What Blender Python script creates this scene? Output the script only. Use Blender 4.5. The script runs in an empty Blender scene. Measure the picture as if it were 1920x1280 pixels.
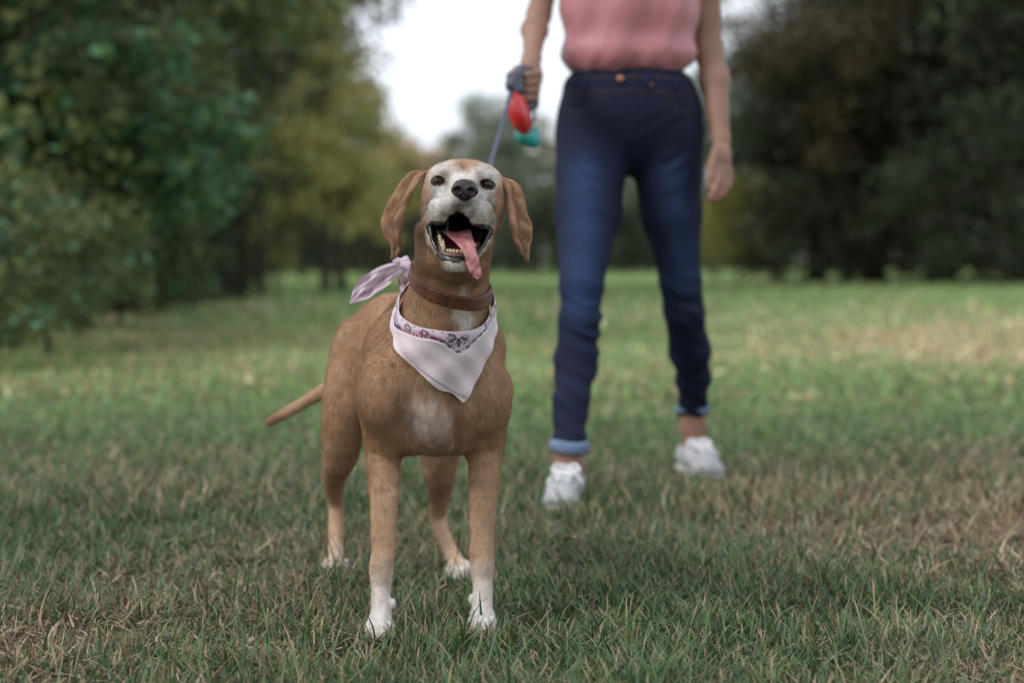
import bpy, math, random
import numpy as np
from mathutils import Vector, Matrix

# ---------------------------------------------------------------- camera
SC = bpy.context.scene
R = math.radians
F = 3733.0                      # focal length in photo pixels (70 mm on a 36 mm sensor, 1920 px wide)
PITCH = math.atan(160 / F)
CAMZ = 0.57
cam_data = bpy.data.cameras.new("camera")
cam = bpy.data.objects.new("camera", cam_data)
SC.collection.objects.link(cam)
cam.location = (0, 0, CAMZ)
cam.rotation_euler = (math.pi / 2 - PITCH, 0, 0)
cam_data.lens = 70
cam_data.sensor_width = 36
cam_data.clip_start = 0.05
cam_data.clip_end = 800
cam_data.dof.use_dof = True
cam_data.dof.focus_distance = 2.87
cam_data.dof.aperture_fstop = 3.0
cam_data.dof.aperture_blades = 9
SC.camera = cam

# ---------------------------------------------------------------- world and sun
SUN_EL, SUN_AZ = R(42), R(238)      # azimuth clockwise from +Y: behind the camera, to the left
world = bpy.data.worlds.new("World")
SC.world = world
world.use_nodes = True
nt = world.node_tree
nt.nodes.clear()
wo = nt.nodes.new("ShaderNodeOutputWorld")
bg = nt.nodes.new("ShaderNodeBackground")
sky = nt.nodes.new("ShaderNodeTexSky")
sky.sky_type = 'NISHITA'
sky.sun_disc = False
sky.sun_elevation = SUN_EL
sky.sun_rotation = SUN_AZ
sky.air_density = 1.0
sky.dust_density = 4.0
hs = nt.nodes.new("ShaderNodeHueSaturation")
hs.inputs["Saturation"].default_value = 0.35
nt.links.new(sky.outputs[0], hs.inputs["Color"])
tc = nt.nodes.new("ShaderNodeTexCoord")
cn = nt.nodes.new("ShaderNodeTexNoise")
cn.inputs["Scale"].default_value = 2.2
cn.inputs["Detail"].default_value = 4
nt.links.new(tc.outputs["Generated"], cn.inputs["Vector"])
cr = nt.nodes.new("ShaderNodeValToRGB")
cr.color_ramp.elements[0].position = 0.3
cr.color_ramp.elements[0].color = (8.6, 9.3, 10.2, 1)
cr.color_ramp.elements[1].position = 0.75
cr.color_ramp.elements[1].color = (10.6, 11.0, 11.6, 1)
nt.links.new(cn.outputs[0], cr.inputs[0])
mx = nt.nodes.new("ShaderNodeMix")
mx.data_type = 'RGBA'
mx.inputs["Factor"].default_value = 0.88       # overcast: cloud cover over the clear sky
nt.links.new(hs.outputs[0], mx.inputs["A"])
nt.links.new(cr.outputs[0], mx.inputs["B"])
nt.links.new(mx.outputs["Result"], bg.inputs["Color"])
bg.inputs["Strength"].default_value = 0.112
nt.links.new(bg.outputs[0], wo.inputs["Surface"])

sun_data = bpy.data.lights.new("sun", 'SUN')
sun_data.energy = 1.5
sun_data.angle = R(12)
sun_data.color = (1.0, 0.95, 0.88)
sun = bpy.data.objects.new("sun", sun_data)
SC.collection.objects.link(sun)
sun.rotation_euler = (math.pi / 2 - SUN_EL, 0, math.pi - SUN_AZ)
_sd = Vector((math.sin(SUN_AZ) * math.cos(SUN_EL), math.cos(SUN_AZ) * math.cos(SUN_EL), math.sin(SUN_EL)))
sun.rotation_euler = _sd.to_track_quat('Z', 'Y').to_euler()

SC.view_settings.view_transform = 'Standard'
SC.view_settings.look = 'None'
SC.view_settings.exposure = 0.18
SC.view_settings.gamma = 1.0
SC.render.engine = 'CYCLES'
SC.cycles.use_denoising = True
SC.cycles.denoiser = 'OPENIMAGEDENOISE'
SC.cycles.max_bounces = 6
SC.cycles.diffuse_bounces = 3
SC.cycles.glossy_bounces = 2
SC.cycles.transmission_bounces = 3
SC.cycles.transparent_max_bounces = 6

# ---------------------------------------------------------------- helpers
def P(px, py, Y):
    """World point at depth Y whose place in the photo is (px, py)."""
    X = (px - 960) / F
    v = (640 - py) / F
    d = np.array([X, math.cos(PITCH) + v * math.sin(PITCH), -math.sin(PITCH) + v * math.cos(PITCH)])
    t = Y / d[1]
    return np.array([d[0] * t, Y, CAMZ + d[2] * t])

def link(o, parent=None):
    SC.collection.objects.link(o)
    if parent is not None:
        o.parent = parent
        o.matrix_parent_inverse = parent.matrix_world.inverted() if False else Matrix.Translation(-Vector(parent.location))
    return o

def tag(o, label=None, cat=None, group=None, kind=None):
    if label: o["label"] = label
    if cat: o["category"] = cat
    if group: o["group"] = group
    if kind: o["kind"] = kind
    return o

def empty(name, loc):
    o = bpy.data.objects.new(name, None)
    o.empty_display_size = 0.1
    o.location = loc
    SC.collection.objects.link(o)
    return o

def mesh_from(name, V, faces, mat=None, parent=None, col=None, smooth=True, mats=None, midx=None, vcol=None):
    """faces: (N,3) or (N,4) int array, or list of such arrays. col: per-vertex colour (N,3)."""
    if not isinstance(faces, (list, tuple)) or (len(faces) and not hasattr(faces[0], 'ndim')):
        faces = [np.asarray(faces)]
    V = np.asarray(V, dtype=np.float32)
    me = bpy.data.meshes.new(name)
    me.vertices.add(len(V))
    me.vertices.foreach_set("co", V.ravel())
    loops = np.concatenate([f.ravel() for f in faces]).astype(np.int32)
    sizes = np.concatenate([np.full(len(f), f.shape[1], dtype=np.int32) for f in faces])
    starts = np.concatenate([[0], np.cumsum(sizes)[:-1]]).astype(np.int32)
    me.loops.add(len(loops))
    me.loops.foreach_set("vertex_index", loops)
    me.polygons.add(len(sizes))
    me.polygons.foreach_set("loop_start", starts)
    me.polygons.foreach_set("loop_total", sizes)
    me.update(calc_edges=True)
    me.polygons.foreach_set("use_smooth", np.full(len(sizes), smooth, dtype=bool))
    if col is not None:
        a = me.color_attributes.new("col", 'FLOAT_COLOR', 'POINT')
        c4 = np.ones((len(V), 4), dtype=np.float32)
        c4[:, :3] = col
        a.data.foreach_set("color", c4.ravel())
    for m in (mats or ([mat] if mat else [])):
        me.materials.append(m)
    if midx is not None:
        me.polygons.foreach_set("material_index", np.asarray(midx, dtype=np.int32))
    me.validate()
    o = bpy.data.objects.new(name, me)
    return link(o, parent)

def grid_faces(nu, nv, closed_u=False, off=0):
    """vertex index = i*nv + j, i along u, j along v"""
    I = np.arange(nu if closed_u else nu - 1)
    J = np.arange(nv - 1)
    i, j = np.meshgrid(I, J, indexing='ij')
    i2 = (i + 1) % nu
    return (np.stack([i * nv + j, i2 * nv + j, i2 * nv + j + 1, i * nv + j + 1], -1).reshape(-1, 4) + off)

def material(name, color=(0.5, 0.5, 0.5), rough=0.6, attr=None, noise=0.0, nscale=40.0, bump=0.0, bscale=200.0,
             sheen=0.0, coat=0.0, spec=0.5, metallic=0.0, sss=0.0, trans=0.0, bdist=0.002):
    m = bpy.data.materials.new(name)
    m.use_nodes = True
    n = m.node_tree
    b = n.nodes["Principled BSDF"]
    b.inputs["Roughness"].default_value = rough
    b.inputs["Specular IOR Level"].default_value = spec
    b.inputs["Metallic"].default_value = metallic
    b.inputs["Sheen Weight"].default_value = sheen
    b.inputs["Coat Weight"].default_value = coat
    b.inputs["Subsurface Weight"].default_value = sss
    b.inputs["Subsurface Scale"].default_value = 0.01
    b.inputs["Base Color"].default_value = (*color, 1)
    src = None
    if attr:
        a = n.nodes.new("ShaderNodeAttribute")
        a.attribute_name = attr
        src = a.outputs["Color"]
    if noise > 0:
        t = n.nodes.new("ShaderNodeTexCoord")
        no = n.nodes.new("ShaderNodeTexNoise")
        no.inputs["Scale"].default_value = nscale
        no.inputs["Detail"].default_value = 5
        n.links.new(t.outputs["Object"], no.inputs["Vector"])
        mr = n.nodes.new("ShaderNodeMapRange")
        mr.inputs["From Min"].default_value = 0.3
        mr.inputs["From Max"].default_value = 0.7
        mr.inputs["To Min"].default_value = 1 - noise
        mr.inputs["To Max"].default_value = 1 + noise
        n.links.new(no.outputs[0], mr.inputs["Value"])
        vm = n.nodes.new("ShaderNodeVectorMath")
        vm.operation = 'SCALE'
        if src: n.links.new(src, vm.inputs[0])
        else: vm.inputs[0].default_value = color
        n.links.new(mr.outputs[0], vm.inputs["Scale"])
        src = vm.outputs[0]
    if src: n.links.new(src, b.inputs["Base Color"])
    if bump > 0:
        t = n.nodes.new("ShaderNodeTexCoord")
        no = n.nodes.new("ShaderNodeTexNoise")
        no.inputs["Scale"].default_value = bscale
        no.inputs["Detail"].default_value = 4
        n.links.new(t.outputs["Object"], no.inputs["Vector"])
        bp = n.nodes.new("ShaderNodeBump")
        bp.inputs["Strength"].default_value = bump
        bp.inputs["Distance"].default_value = bdist
        n.links.new(no.outputs[0], bp.inputs["Height"])
        n.links.new(bp.outputs[0], b.inputs["Normal"])
    if trans > 0:
        tr = n.nodes.new("ShaderNodeBsdfTranslucent")
        if src: n.links.new(src, tr.inputs["Color"])
        else: tr.inputs["Color"].default_value = (*color, 1)
        ms = n.nodes.new("ShaderNodeMixShader")
        ms.inputs[0].default_value = trans
        n.links.new(b.outputs[0], ms.inputs[1])
        n.links.new(tr.outputs[0], ms.inputs[2])
        n.links.new(ms.outputs[0], n.nodes["Material Output"].inputs["Surface"])
    return m

_rs = np.random.RandomState(7)
_perm = _rs.permutation(65536).astype(np.int64)
_val = _rs.rand(65536).astype(np.float32)
_NR = np.array((Matrix.Rotation(.7, 3, 'X') @ Matrix.Rotation(.5, 3, 'Y') @ Matrix.Rotation(1.1, 3, 'Z')))
def vnoise(p, scale=1.0, seed=0):
    """value noise 0..1 at points p (N,3)"""
    q = (np.asarray(p, dtype=np.float64) @ _NR) * scale + seed * 17.31 + 1000
    i = np.floor(q).astype(np.int64)
    f = q - i
    f = f * f * (3 - 2 * f)
    out = 0
    for dx in (0, 1):
        for dy in (0, 1):
            for dz in (0, 1):
                h = (i[:, 0] + dx) * 73856093 ^ (i[:, 1] + dy) * 19349663 ^ (i[:, 2] + dz) * 83492791
                v = _val[_perm[h & 65535]]
                w = (f[:, 0] if dx else 1 - f[:, 0]) * (f[:, 1] if dy else 1 - f[:, 1]) * (f[:, 2] if dz else 1 - f[:, 2])
                out = out + v * w
    return out
def fbm(p, scale=1.0, seed=0, oct=3):
    s = 0; a = 0.5; t = 0
    for k in range(oct):
        s = s + a * vnoise(p, scale * 2 ** k, seed + k); t += a; a *= 0.5
    return s / t
def sstep(a, b, x):
    t = np.clip((x - a) / (b - a), 0, 1)
    return t * t * (3 - 2 * t)

# ---------------------------------------------------------------- soft-blended solids, meshed as one surface
def _norm(a, axis=-1): return np.sqrt((a * a).sum(axis))
class Solid:
    def __init__(s): s.ops = []
    def ell(s, c, r, k=0.01, rot=None, sub=False):
        c = np.asarray(c, float); r = np.asarray(r, float)
        M = np.eye(3) if rot is None else np.asarray(rot, float)
        def f(p, c=c, r=r, M=M):
            q = (p - c) @ M
            k0 = _norm(q / r); k1 = _norm(q / (r * r)) + 1e-9
            return k0 * (k0 - 1) / k1
        s.ops.append((f, c, r.max(), k, sub)); return s
    def cap(s, a, b, ra, rb=None, k=0.01, sub=False, flat=None):
        rb = ra if rb is None else rb
        a = np.asarray(a, float); b = np.asarray(b, float)
        def f(p, a=a, b=b, ra=ra, rb=rb, flat=flat):
            ba = b - a; pa = p - a
            h = np.clip((pa @ ba) / (ba @ ba + 1e-12), 0, 1)
            q = pa - h[:, None] * ba
            if flat is not None:
                n, fac = flat
                n = np.asarray(n, float)
                n = n / np.linalg.norm(n)
                q = q + (q @ n)[:, None] * n * (1 / fac - 1)
                return (_norm(q) - (ra + (rb - ra) * h)) * min(1, fac)
            return _norm(q) - (ra + (rb - ra) * h)
        m = max(ra, rb)
        if flat is not None: m *= max(1, flat[1])
        s.ops.append((f, (a + b) / 2, np.linalg.norm(b - a) / 2 + m, k, sub)); return s
    def chain(s, pts, rs, k=0.01, sub=False, flat=None):
        for i in range(len(pts) - 1):
            s.cap(pts[i], pts[i + 1], rs[i], rs[i + 1], k, sub, flat)
        return s
    def poly(s, pts, rs, k=0.01):
        pts = np.asarray(pts, float); rs = np.asarray(rs, float)
        def f(p):
            d = None
            for i in range(len(pts) - 1):
                ba = pts[i + 1] - pts[i]; pa = p - pts[i]
                h = np.clip((pa @ ba) / (ba @ ba + 1e-12), 0, 1)
                e = _norm(pa - h[:, None] * ba) - (rs[i] + (rs[i + 1] - rs[i]) * h)
                d = e if d is None else np.minimum(d, e)
            return d
        c = pts.mean(0)
        s.ops.append((f, c, (_norm(pts - c) + rs).max(), k, False)); return s
    def __call__(s, p, c0=None, rb=None):
        p = np.asarray(p, float)
        d = np.full(len(p), 0.06)
        for f, c, r, k, sub in s.ops:
            if c0 is not None and np.linalg.norm(c0 - c) - r - rb > k + 0.012: continue
            e = f(p)
            if sub:
                e = -e
                h = np.clip(0.5 - 0.5 * (e - d) / k, 0, 1)
                d = e * (1 - h) + d * h + k * h * (1 - h)
            else:
                h = np.clip(0.5 + 0.5 * (e - d) / k, 0, 1)
                d = e * (1 - h) + d * h - k * h * (1 - h)
        return d
    def normal(s, p, e=0.002):
        n = np.stack([s(p + np.eye(3)[i] * e) - s(p - np.eye(3)[i] * e) for i in range(3)], -1)
        return n / (_norm(n)[:, None] + 1e-9)
    def surf(s, o, d, tmax, n=60):
        """outermost surface distance along rays o + t d"""
        o = np.asarray(o, float); d = np.asarray(d, float)
        ts = np.linspace(0, tmax, n)
        D = np.stack([s(o + d * t) for t in ts], 1)
        ins = D < 0
        last = np.where(ins.any(1), n - 1 - np.argmax(ins[:, ::-1], 1), 0)
        lo = ts[last]; hi = ts[np.minimum(last + 1, n - 1)]
        for _ in range(8):
            m = (lo + hi) / 2
            i = s(o + d * m[:, None]) < 0
            lo = np.where(i, m, lo); hi = np.where(i, hi, m)
        return (lo + hi) / 2

def polygonise(S, lo, hi, h, disp=None):
    """surface nets on a block-sparse grid; disp(p) adds a small displacement to the distance"""
    lo = np.asarray(lo, float); hi = np.asarray(hi, float)
    B = 8
    nb = np.ceil((hi - lo) / (h * B)).astype(int)
    n = nb * B + 1
    D = np.full(n, 1.0, dtype=np.float32)
    bi = np.stack(np.meshgrid(*[np.arange(k) for k in nb], indexing='ij'), -1).reshape(-1, 3)
    cen = lo + (bi + 0.5) * B * h
    rb = B * h * 0.5 * math.sqrt(3)
    # group blocks into super blocks for culling
    sg = bi // 4
    key = (sg[:, 0] * 1000 + sg[:, 1]) * 1000 + sg[:, 2]
    order = np.argsort(key, kind='stable')
    uk, st = np.unique(key[order], return_index=True)
    st = list(st) + [len(order)]
    loc = np.stack(np.meshgrid(*[np.arange(B + 1)] * 3, indexing='ij'), -1).reshape(-1, 3)
    for q in range(len(uk)):
        ids = order[st[q]:st[q + 1]]
        c0 = cen[ids].mean(0)
        r0 = np.linalg.norm(cen[ids] - c0, axis=1).max() + rb
        dc = S(cen[ids], c0, r0)
        near = np.abs(dc) < rb * 1.35 + 0.006
        for i in ids[(~near) & (dc < 0)]:
            a = bi[i] * B
            D[a[0]:a[0] + B + 1, a[1]:a[1] + B + 1, a[2]:a[2] + B + 1] = -1.0
        act = ids[near]
        if len(act) == 0: continue
        pts = (lo + (bi[act][:, None, :] * B + loc[None]) * h).reshape(-1, 3)
        v = S(pts, c0, r0)
        if disp is not None: v = v + disp(pts)
        v = v.reshape(len(act), B + 1, B + 1, B + 1)
        for kk, i in enumerate(act):
            a = bi[i] * B
            D[a[0]:a[0] + B + 1, a[1]:a[1] + B + 1, a[2]:a[2] + B + 1] = v[kk]
    sgn = D < 0
    c = sum(sgn[x:n[0] - 1 + x, y:n[1] - 1 + y, z:n[2] - 1 + z].astype(np.int8) for x in (0, 1) for y in (0, 1) for z in (0, 1))
    cell = np.argwhere((c > 0) & (c < 8))
    m = n - 1
    flat = (cell[:, 0] * m[1] + cell[:, 1]) * m[2] + cell[:, 2]
    corners = [(x, y, z) for x in (0, 1) for y in (0, 1) for z in (0, 1)]
    cv = {k: D[cell[:, 0] + k[0], cell[:, 1] + k[1], cell[:, 2] + k[2]] for k in corners}
    acc = np.zeros((len(cell), 3)); cnt = np.zeros(len(cell))
    for a in corners:
        for ax in range(3):
            if a[ax] == 0:
                b = list(a); b[ax] = 1; b = tuple(b)
                va, vb = cv[a], cv[b]
                cr_ = (va < 0) != (vb < 0)
                t = np.where(cr_, va / np.where(cr_, va - vb, 1), 0)
                pt = np.tile(np.array(a, float), (len(cell), 1)); pt[:, ax] += t
                acc += pt * cr_[:, None]; cnt += cr_
    V = lo + (cell + acc / cnt[:, None]) * h
    Fs = []
    for ax in range(3):
        s0 = [slice(0, n[i]) for i in range(3)]; s1 = list(s0)
        s0[ax] = slice(0, n[ax] - 1); s1[ax] = slice(1, n[ax])
        A = sgn[tuple(s0)]; Bq = sgn[tuple(s1)]
        e = np.argwhere(A != Bq)
        u, w = [(1, 2), (2, 0), (0, 1)][ax]
        ok = (e[:, u] > 0) & (e[:, w] > 0) & (e[:, u] < m[u]) & (e[:, w] < m[w])
        e = e[ok]
        ins = A[e[:, 0], e[:, 1], e[:, 2]]
        def idx(du, dw):
            q = e.copy(); q[:, u] -= du; q[:, w] -= dw
            fl = (q[:, 0] * m[1] + q[:, 1]) * m[2] + q[:, 2]
            return np.searchsorted(flat, fl)
        quad = np.stack([idx(1, 1), idx(0, 1), idx(0, 0), idx(1, 0)], -1)
        quad[~ins] = quad[~ins][:, ::-1]
        Fs.append(quad)
    return V, np.concatenate(Fs)

def tube(pts, rad, ns=10, closed=False):
    """tube vertices/faces along pts with radius per point; round ends by tapering"""
    pts = np.asarray(pts, float); n = len(pts)
    rad = np.broadcast_to(np.asarray(rad, float), (n,))
    T = np.gradient(pts, axis=0); T /= _norm(T)[:, None] + 1e-9
    up = np.array([0, 0, 1.0]) if abs(T[0][2]) < 0.9 else np.array([1.0, 0, 0])
    V = []
    nrm = np.cross(T[0], up); nrm /= np.linalg.norm(nrm)
    for i in range(n):
        nrm = nrm - T[i] * (nrm @ T[i]); nrm /= np.linalg.norm(nrm) + 1e-9
        b = np.cross(T[i], nrm)
        a = np.linspace(0, 2 * math.pi, ns, endpoint=False)
        V.append(pts[i] + rad[i] * (np.cos(a)[:, None] * nrm + np.sin(a)[:, None] * b))
    V = np.concatenate(V)
    i, j = np.meshgrid(np.arange(n - 1), np.arange(ns), indexing='ij')
    j2 = (j + 1) % ns
    Fq = np.stack([i * ns + j, i * ns + j2, (i + 1) * ns + j2, (i + 1) * ns + j], -1).reshape(-1, 4)
    c0 = len(V)
    V = np.vstack([V, pts[0], pts[-1]])
    j = np.arange(ns); j2 = (j + 1) % ns
    t0 = np.stack([j2, j, np.full(ns, c0)], -1)
    t1 = np.stack([(n - 1) * ns + j, (n - 1) * ns + j2, np.full(ns, c0 + 1)], -1)
    return V, [Fq, t0, t1]

def join(parts):
    """parts: list of (V, [faces...]); returns V, faces list"""
    Vs = []; q = []; t = []; off = 0
    for V, fs in parts:
        if not isinstance(fs, (list, tuple)): fs = [fs]
        Vs.append(np.asarray(V))
        for f in fs:
            (q if f.shape[1] == 4 else t).append(f + off)
        off += len(V)
    out = []
    if q: out.append(np.concatenate(q))
    if t: out.append(np.concatenate(t))
    return np.concatenate(Vs), out

def catmull(pts, n):
    """n points on a smooth curve through pts (any dimension)"""
    p = np.asarray(pts, float); m = len(p)
    p = np.vstack([2 * p[0] - p[1], p, 2 * p[-1] - p[-2]])
    t = np.linspace(0, m - 1 - 1e-9, n); i = t.astype(int); f = (t - i)[:, None]
    a, b, c, d = p[i], p[i + 1], p[i + 2], p[i + 3]
    return 0.5 * (2 * b + (c - a) * f + (2 * a - 5 * b + 4 * c - d) * f ** 2 + (3 * b - a - 3 * c + d) * f ** 3)

def hair(name, roots, dirs, bend, length, radius, col, mat, parent, npt=3):
    """short hairs as one curves object"""
    N = len(roots)
    cu = bpy.data.hair_curves.new(name)
    cu.add_curves([npt] * N)
    t = np.linspace(0, 1, npt)
    pos = roots[:, None, :] + dirs[:, None, :] * (t[None, :, None] * length[:, None, None]) + bend[:, None, :] * (t[None, :, None] ** 2 * length[:, None, None])
    cu.attributes["position"].data.foreach_set("vector", pos.astype(np.float32).ravel()) if "position" in cu.attributes else None
    ra = cu.attributes.get("radius") or cu.attributes.new("radius", 'FLOAT', 'POINT')
    ra.data.foreach_set("value", (radius * (1 - 0.75 * t))[None, :].repeat(N, 0).astype(np.float32).ravel())
    ca = cu.attributes.new("col", 'FLOAT_COLOR', 'CURVE')
    c4 = np.ones((N, 4), dtype=np.float32); c4[:, :3] = col
    ca.data.foreach_set("color", c4.ravel())
    cu.materials.append(mat)
    o = bpy.data.objects.new(name, cu)
    return link(o, parent)

# ================================================================ DOG
HO = np.array([-0.070, 2.850, 0.674])           # midpoint between the eyes
_ro = R(4.2)
HX = np.array([math.cos(_ro), 0, -math.sin(_ro)])
HZ = np.array([math.sin(_ro), 0, math.cos(_ro)])
HY = np.array([0, 1.0, 0])
_yaw = R(-2)
HX, HY = HX * math.cos(_yaw) + HY * math.sin(_yaw), HY * math.cos(_yaw) - HX * math.sin(_yaw)
HM = np.stack([HX, HY, HZ], 1)                   # columns: head axes in world
def H(x, y, z): return HO + (HX * x + HY * y + HZ * z) / 1000
def Hinv(p): return (np.asarray(p) - HO) @ HM * 1000

dog = Solid()
def he(c, r, k=8, sub=False, rx=0, rz=0, ry=0):
    M = HM @ np.array(Matrix.Rotation(R(rz), 3, 'Z') @ Matrix.Rotation(R(ry), 3, 'Y') @ Matrix.Rotation(R(rx), 3, 'X'))
    dog.ell(H(*c), np.array(r) / 1000, k / 1000, M, sub)
def hc(pts, rs, k=8, sub=False, flat=None):
    fl = None if flat is None else (HM @ np.array(flat[0], float), flat[1])
    dog.chain([H(*p) for p in pts], [r / 1000 for r in rs], k / 1000, sub, fl)

# torso
dog.ell((-.117, 3.100, .388), (.088, .150, .118), .03)
dog.ell((-.156, 3.27, .400), (.084, .22, .098), .05)
dog.ell((-.205, 3.50, .420), (.078, .13, .085), .05)
dog.ell((-.118, 3.12, .475), (.045, .14, .050), .035)            # withers
dog.ell((-.114, 3.020, .335), (.058, .07, .064), .04)           # brisket
dog.ell((-.112, 2.975, .430), (.052, .050, .06), .03)
# neck
dog.cap((-.100, 3.02, .455), H(-12, 112, -70), .060, .053, .05)
dog.cap((-.104, 2.965, .46), H(-14, 66, -104), .050, .044, .03)
# shoulders and front legs
for s, sx in ((0, -1), (1, 1)):
    x0 = (-.187, -.052)[s]
    yy = (2.985, 3.03)[s]
    dog.chain([(x0 + sx * .002, yy - .005, .36), (x0 + sx * -.004, yy + .07, .43), (x0 - sx * .028, yy + .13, .480)], [.035, .034, .028], .032)
    dog.ell((x0 + sx * -.001, yy + .035, .335), (.033, .052, .075), .03)
    dog.ell((x0 + sx * .008, yy - .004, .362), (.026, .034, .050), .03)   # point of shoulder
    if s == 0:
        J = [(-.190, 3.01, .36), (-.197, 3.035, .275), (-.193, 2.998, .215), (-.197, 2.982, .10), (-.197, 2.968, .055), (-.196, 2.952, .028)]
    else:
        J = [(-.042, 3.05, .36), (-.040, 3.075, .275), (-.043, 3.04, .215), (-.045, 3.025, .10), (-.045, 3.01, .055), (-.045, 2.995, .028)]
    JJ = catmull([tuple(a_) + (b_,) for a_, b_ in zip(J, [.041, .0270, .0215, .0150, .0145, .0155])], 48)
    dog.poly(JJ[:, :3], JJ[:, 3], .018)
    fx, fy = J[-1][0], J[-1][1]
    dog.ell((J[3][0], J[3][1] - .004, .100), (.0160, .0158, .024), .012)     # wrist
    dog.ell((J[1][0] + sx * .004, J[1][1] + .02, .275), (.020, .022, .026), .012)    # elbow
    dog.ell((fx, fy - .004, .022), (.0185, .025, .016), .010)
    for t, (dx, dy) in enumerate(((-.0135, -.017), (-.0047, -.030), (.0047, -.030), (.0135, -.017))):
        dog.chain([(fx + dx * .8, fy + dy + .020, .024), (fx + dx, fy + dy, .020), (fx + dx * 1.1, fy + dy - .009, .009)], [.0072, .0080, .0062], .0028)
    # inner dew claw and wrist pad
    dog.ell((fx - sx * .0175, fy + .012, .050), (.0040, .0055, .0075), .005)
    dog.ell((J[3][0] - sx * .0165, J[3][1] + .004, .118), (.0030, .005, .006), .006)
# sinew of the forearms
dog.cap((-.182, 2.985, .21), (-.186, 2.975, .12), .009, .006, .012)
dog.cap((-.055, 3.03, .21), (-.053, 3.02, .12), .009, .006, .012)
# hind legs
for s in (0, 1):
    if s == 0:
        J = [(-.262, 3.50, .41), (-.289, 3.44, .300), (-.299, 3.46, .225), (-.318, 3.54, .176), (-.320, 3.60, .120), (-.318, 3.575, .06), (-.314, 3.535, .022)]
    else:
        J = [(-.165, 3.50, .41), (-.127, 3.44, .285), (-.126, 3.47, .205), (-.128, 3.54, .150), (-.134, 3.59, .098), (-.116, 3.56, .05), (-.092, 3.50, .022)]
    JJ = catmull([tuple(a_) + (b_,) for a_, b_ in zip(J, [.050, .0400, .0305, .0210, .0150, .0130, .0140])], 54)
    dog.poly(JJ[:, :3], JJ[:, 3], .018)
    dog.ell((J[0][0] + (-.004 if s == 0 else .01), 3.49, .36), (.040, .085, .085), .04)
    dog.ell((J[4][0], J[4][1] + .008, J[4][2] + .006), (.010, .012, .014), .008)
    fx, fy = J[-1][0], J[-1][1]
    for t, (dx, dy) in enumerate(((-.017, -.018), (-.006, -.030), (.006, -.030), (.017, -.018))):
        dog.chain([(fx + dx * .8, fy + dy + .018, .022), (fx + dx, fy + dy, .017), (fx + dx * 1.1, fy + dy - .008, .009)], [.010, .010, .008], .004)
# tail
TL = catmull([(-.235, 3.60, .46), (-.262, 3.655, .415), (-.315, 3.675, .345), (-.375, 3.69, .305), (-.450, 3.70, .262)], 12)
dog.poly(TL, np.linspace(.024, .0075, 12), .012)
dog.ell((-.150, 3.02, .300), (.020, .040, .026), .02)
dog.ell((-.084, 3.04, .300), (.019, .040, .026), .02)
# armpit hollows and chest relief
dog.ell((-.116, 2.905, .255), (.032, .05, .04), .025, sub=True)
dog.cap((-.158, 2.935, .350), (-.152, 2.975, .268), .006, .005, .022, sub=True)
dog.cap((-.078, 2.950, .350), (-.084, 3.000, .268), .006, .005, .022, sub=True)
dog.ell((-.200, 2.946, .388), (.005, .004, .004), .008)                                   # small lump on the shoulder

# head
he((0, 48, -5), (60, 60, 40), 12)
he((-20, 30, 6), (29, 36, 19), 14); he((20, 30, 6), (29, 36, 19), 14)
hc([(0, 30, 33), (0, 4, 19)], [3, 3], 12, sub=True)
for s in (-1, 1):
    he((s * 41, 38, -34), (21, 36, 36), 16)                 # cheek muscle
    he((s * 25, 6, 13), (17, 15, 10), 10, rz=s * 12)        # brow
    he((s * 36, 16, -26), (18, 26, 20), 12)                 # below the eye
    he((s * 35.5, 10.5, 0), (16.5, 15, 13), 6)              # lids
hc([(0, 12, -22), (3, -30, -21), (7, -70, -18)], [32, 25, 17.5], 12)      # muzzle
hc([(0, 0, -10), (4, -40, -10), (8, -72, -7)], [14, 13, 11], 10)         # bridge
he((5, -60, -27), (21, 26, 13), 8)
he((7, -74, -25), (14, 10, 9), 5)
# lower jaw, throat
for s in (-1, 1):
    hc([(s * 36, 30, -58), (s * 29, 10, -84), (s * 12, -32, -107)], [16, 15, 12], 12)
he((0, -36, -112), (19, 17, 12.5), 8)
he((0, 10, -108), (32, 36, 20), 14)
he((-8, 48, -114), (41, 46, 28), 18)
he((2, 22, -122), (30, 24, 16), 12)
hc([(-56, 62, -72), (-50, 60, -128)], [12, 12], 14)
hc([(38, 60, -80), (30, 56, -134)], [9, 8], 14)
# open mouth
M0 = len(dog.ops)
he((0, -26, -74), (27, 50, 27), 5, sub=True)
hc([(2, -84, -42), (1, -78, -68)], [5, 21], 4, sub=True)
hc([(2, -50, -43), (0, -40, -68)], [4, 22], 4, sub=True)
for s in (-1, 1):
    hc([(s * 35, -4, -66), (s * 29, -22, -84), (s * 19, -36, -99)], [7, 9, 6], 3, sub=True)
M1 = len(dog.ops)
# upper lips hanging over the opening
for s in (-1, 1):
    he((s * 30 + 1, -38, -44), (12.5, 31, 19.5), 6, rz=-s * 10, ry=s * 24)
    he((s * 17 + 1, -60, -35), (11, 22, 14), 6, ry=s*25)
    he((s * 35, -14, -46), (11, 28, 16), 8, rz=-s * 12, ry=s * 12)
    hc([(s * 42, -4, -46), (s * 46, 2, -58), (s * 43, 4, -76)], [7, 5.0, 4.5], 5)
    hc([(s * 44, 2, -62), (s * 37, -12, -84), (s * 25, -30, -103), (s * 13, -44, -108)], [4, 3.6, 3.6, 3.6], 3)       # black lower lip
    # face folds
    hc([(s * 33, -22, -24), (s * 44, -6, -34), (s * 49, 2, -52)], [2.4, 3.0, 2.6], 4, sub=True)
    hc([(s * 22, -52, -24), (s * 32, -34, -18), (s * 40, -12, -20)], [1.2, 1.2, 1.2], 5, sub=True)
hc([(7, -84, -26), (4, -76, -42)], [1.0, 1.4], 3, sub=True)
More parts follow.
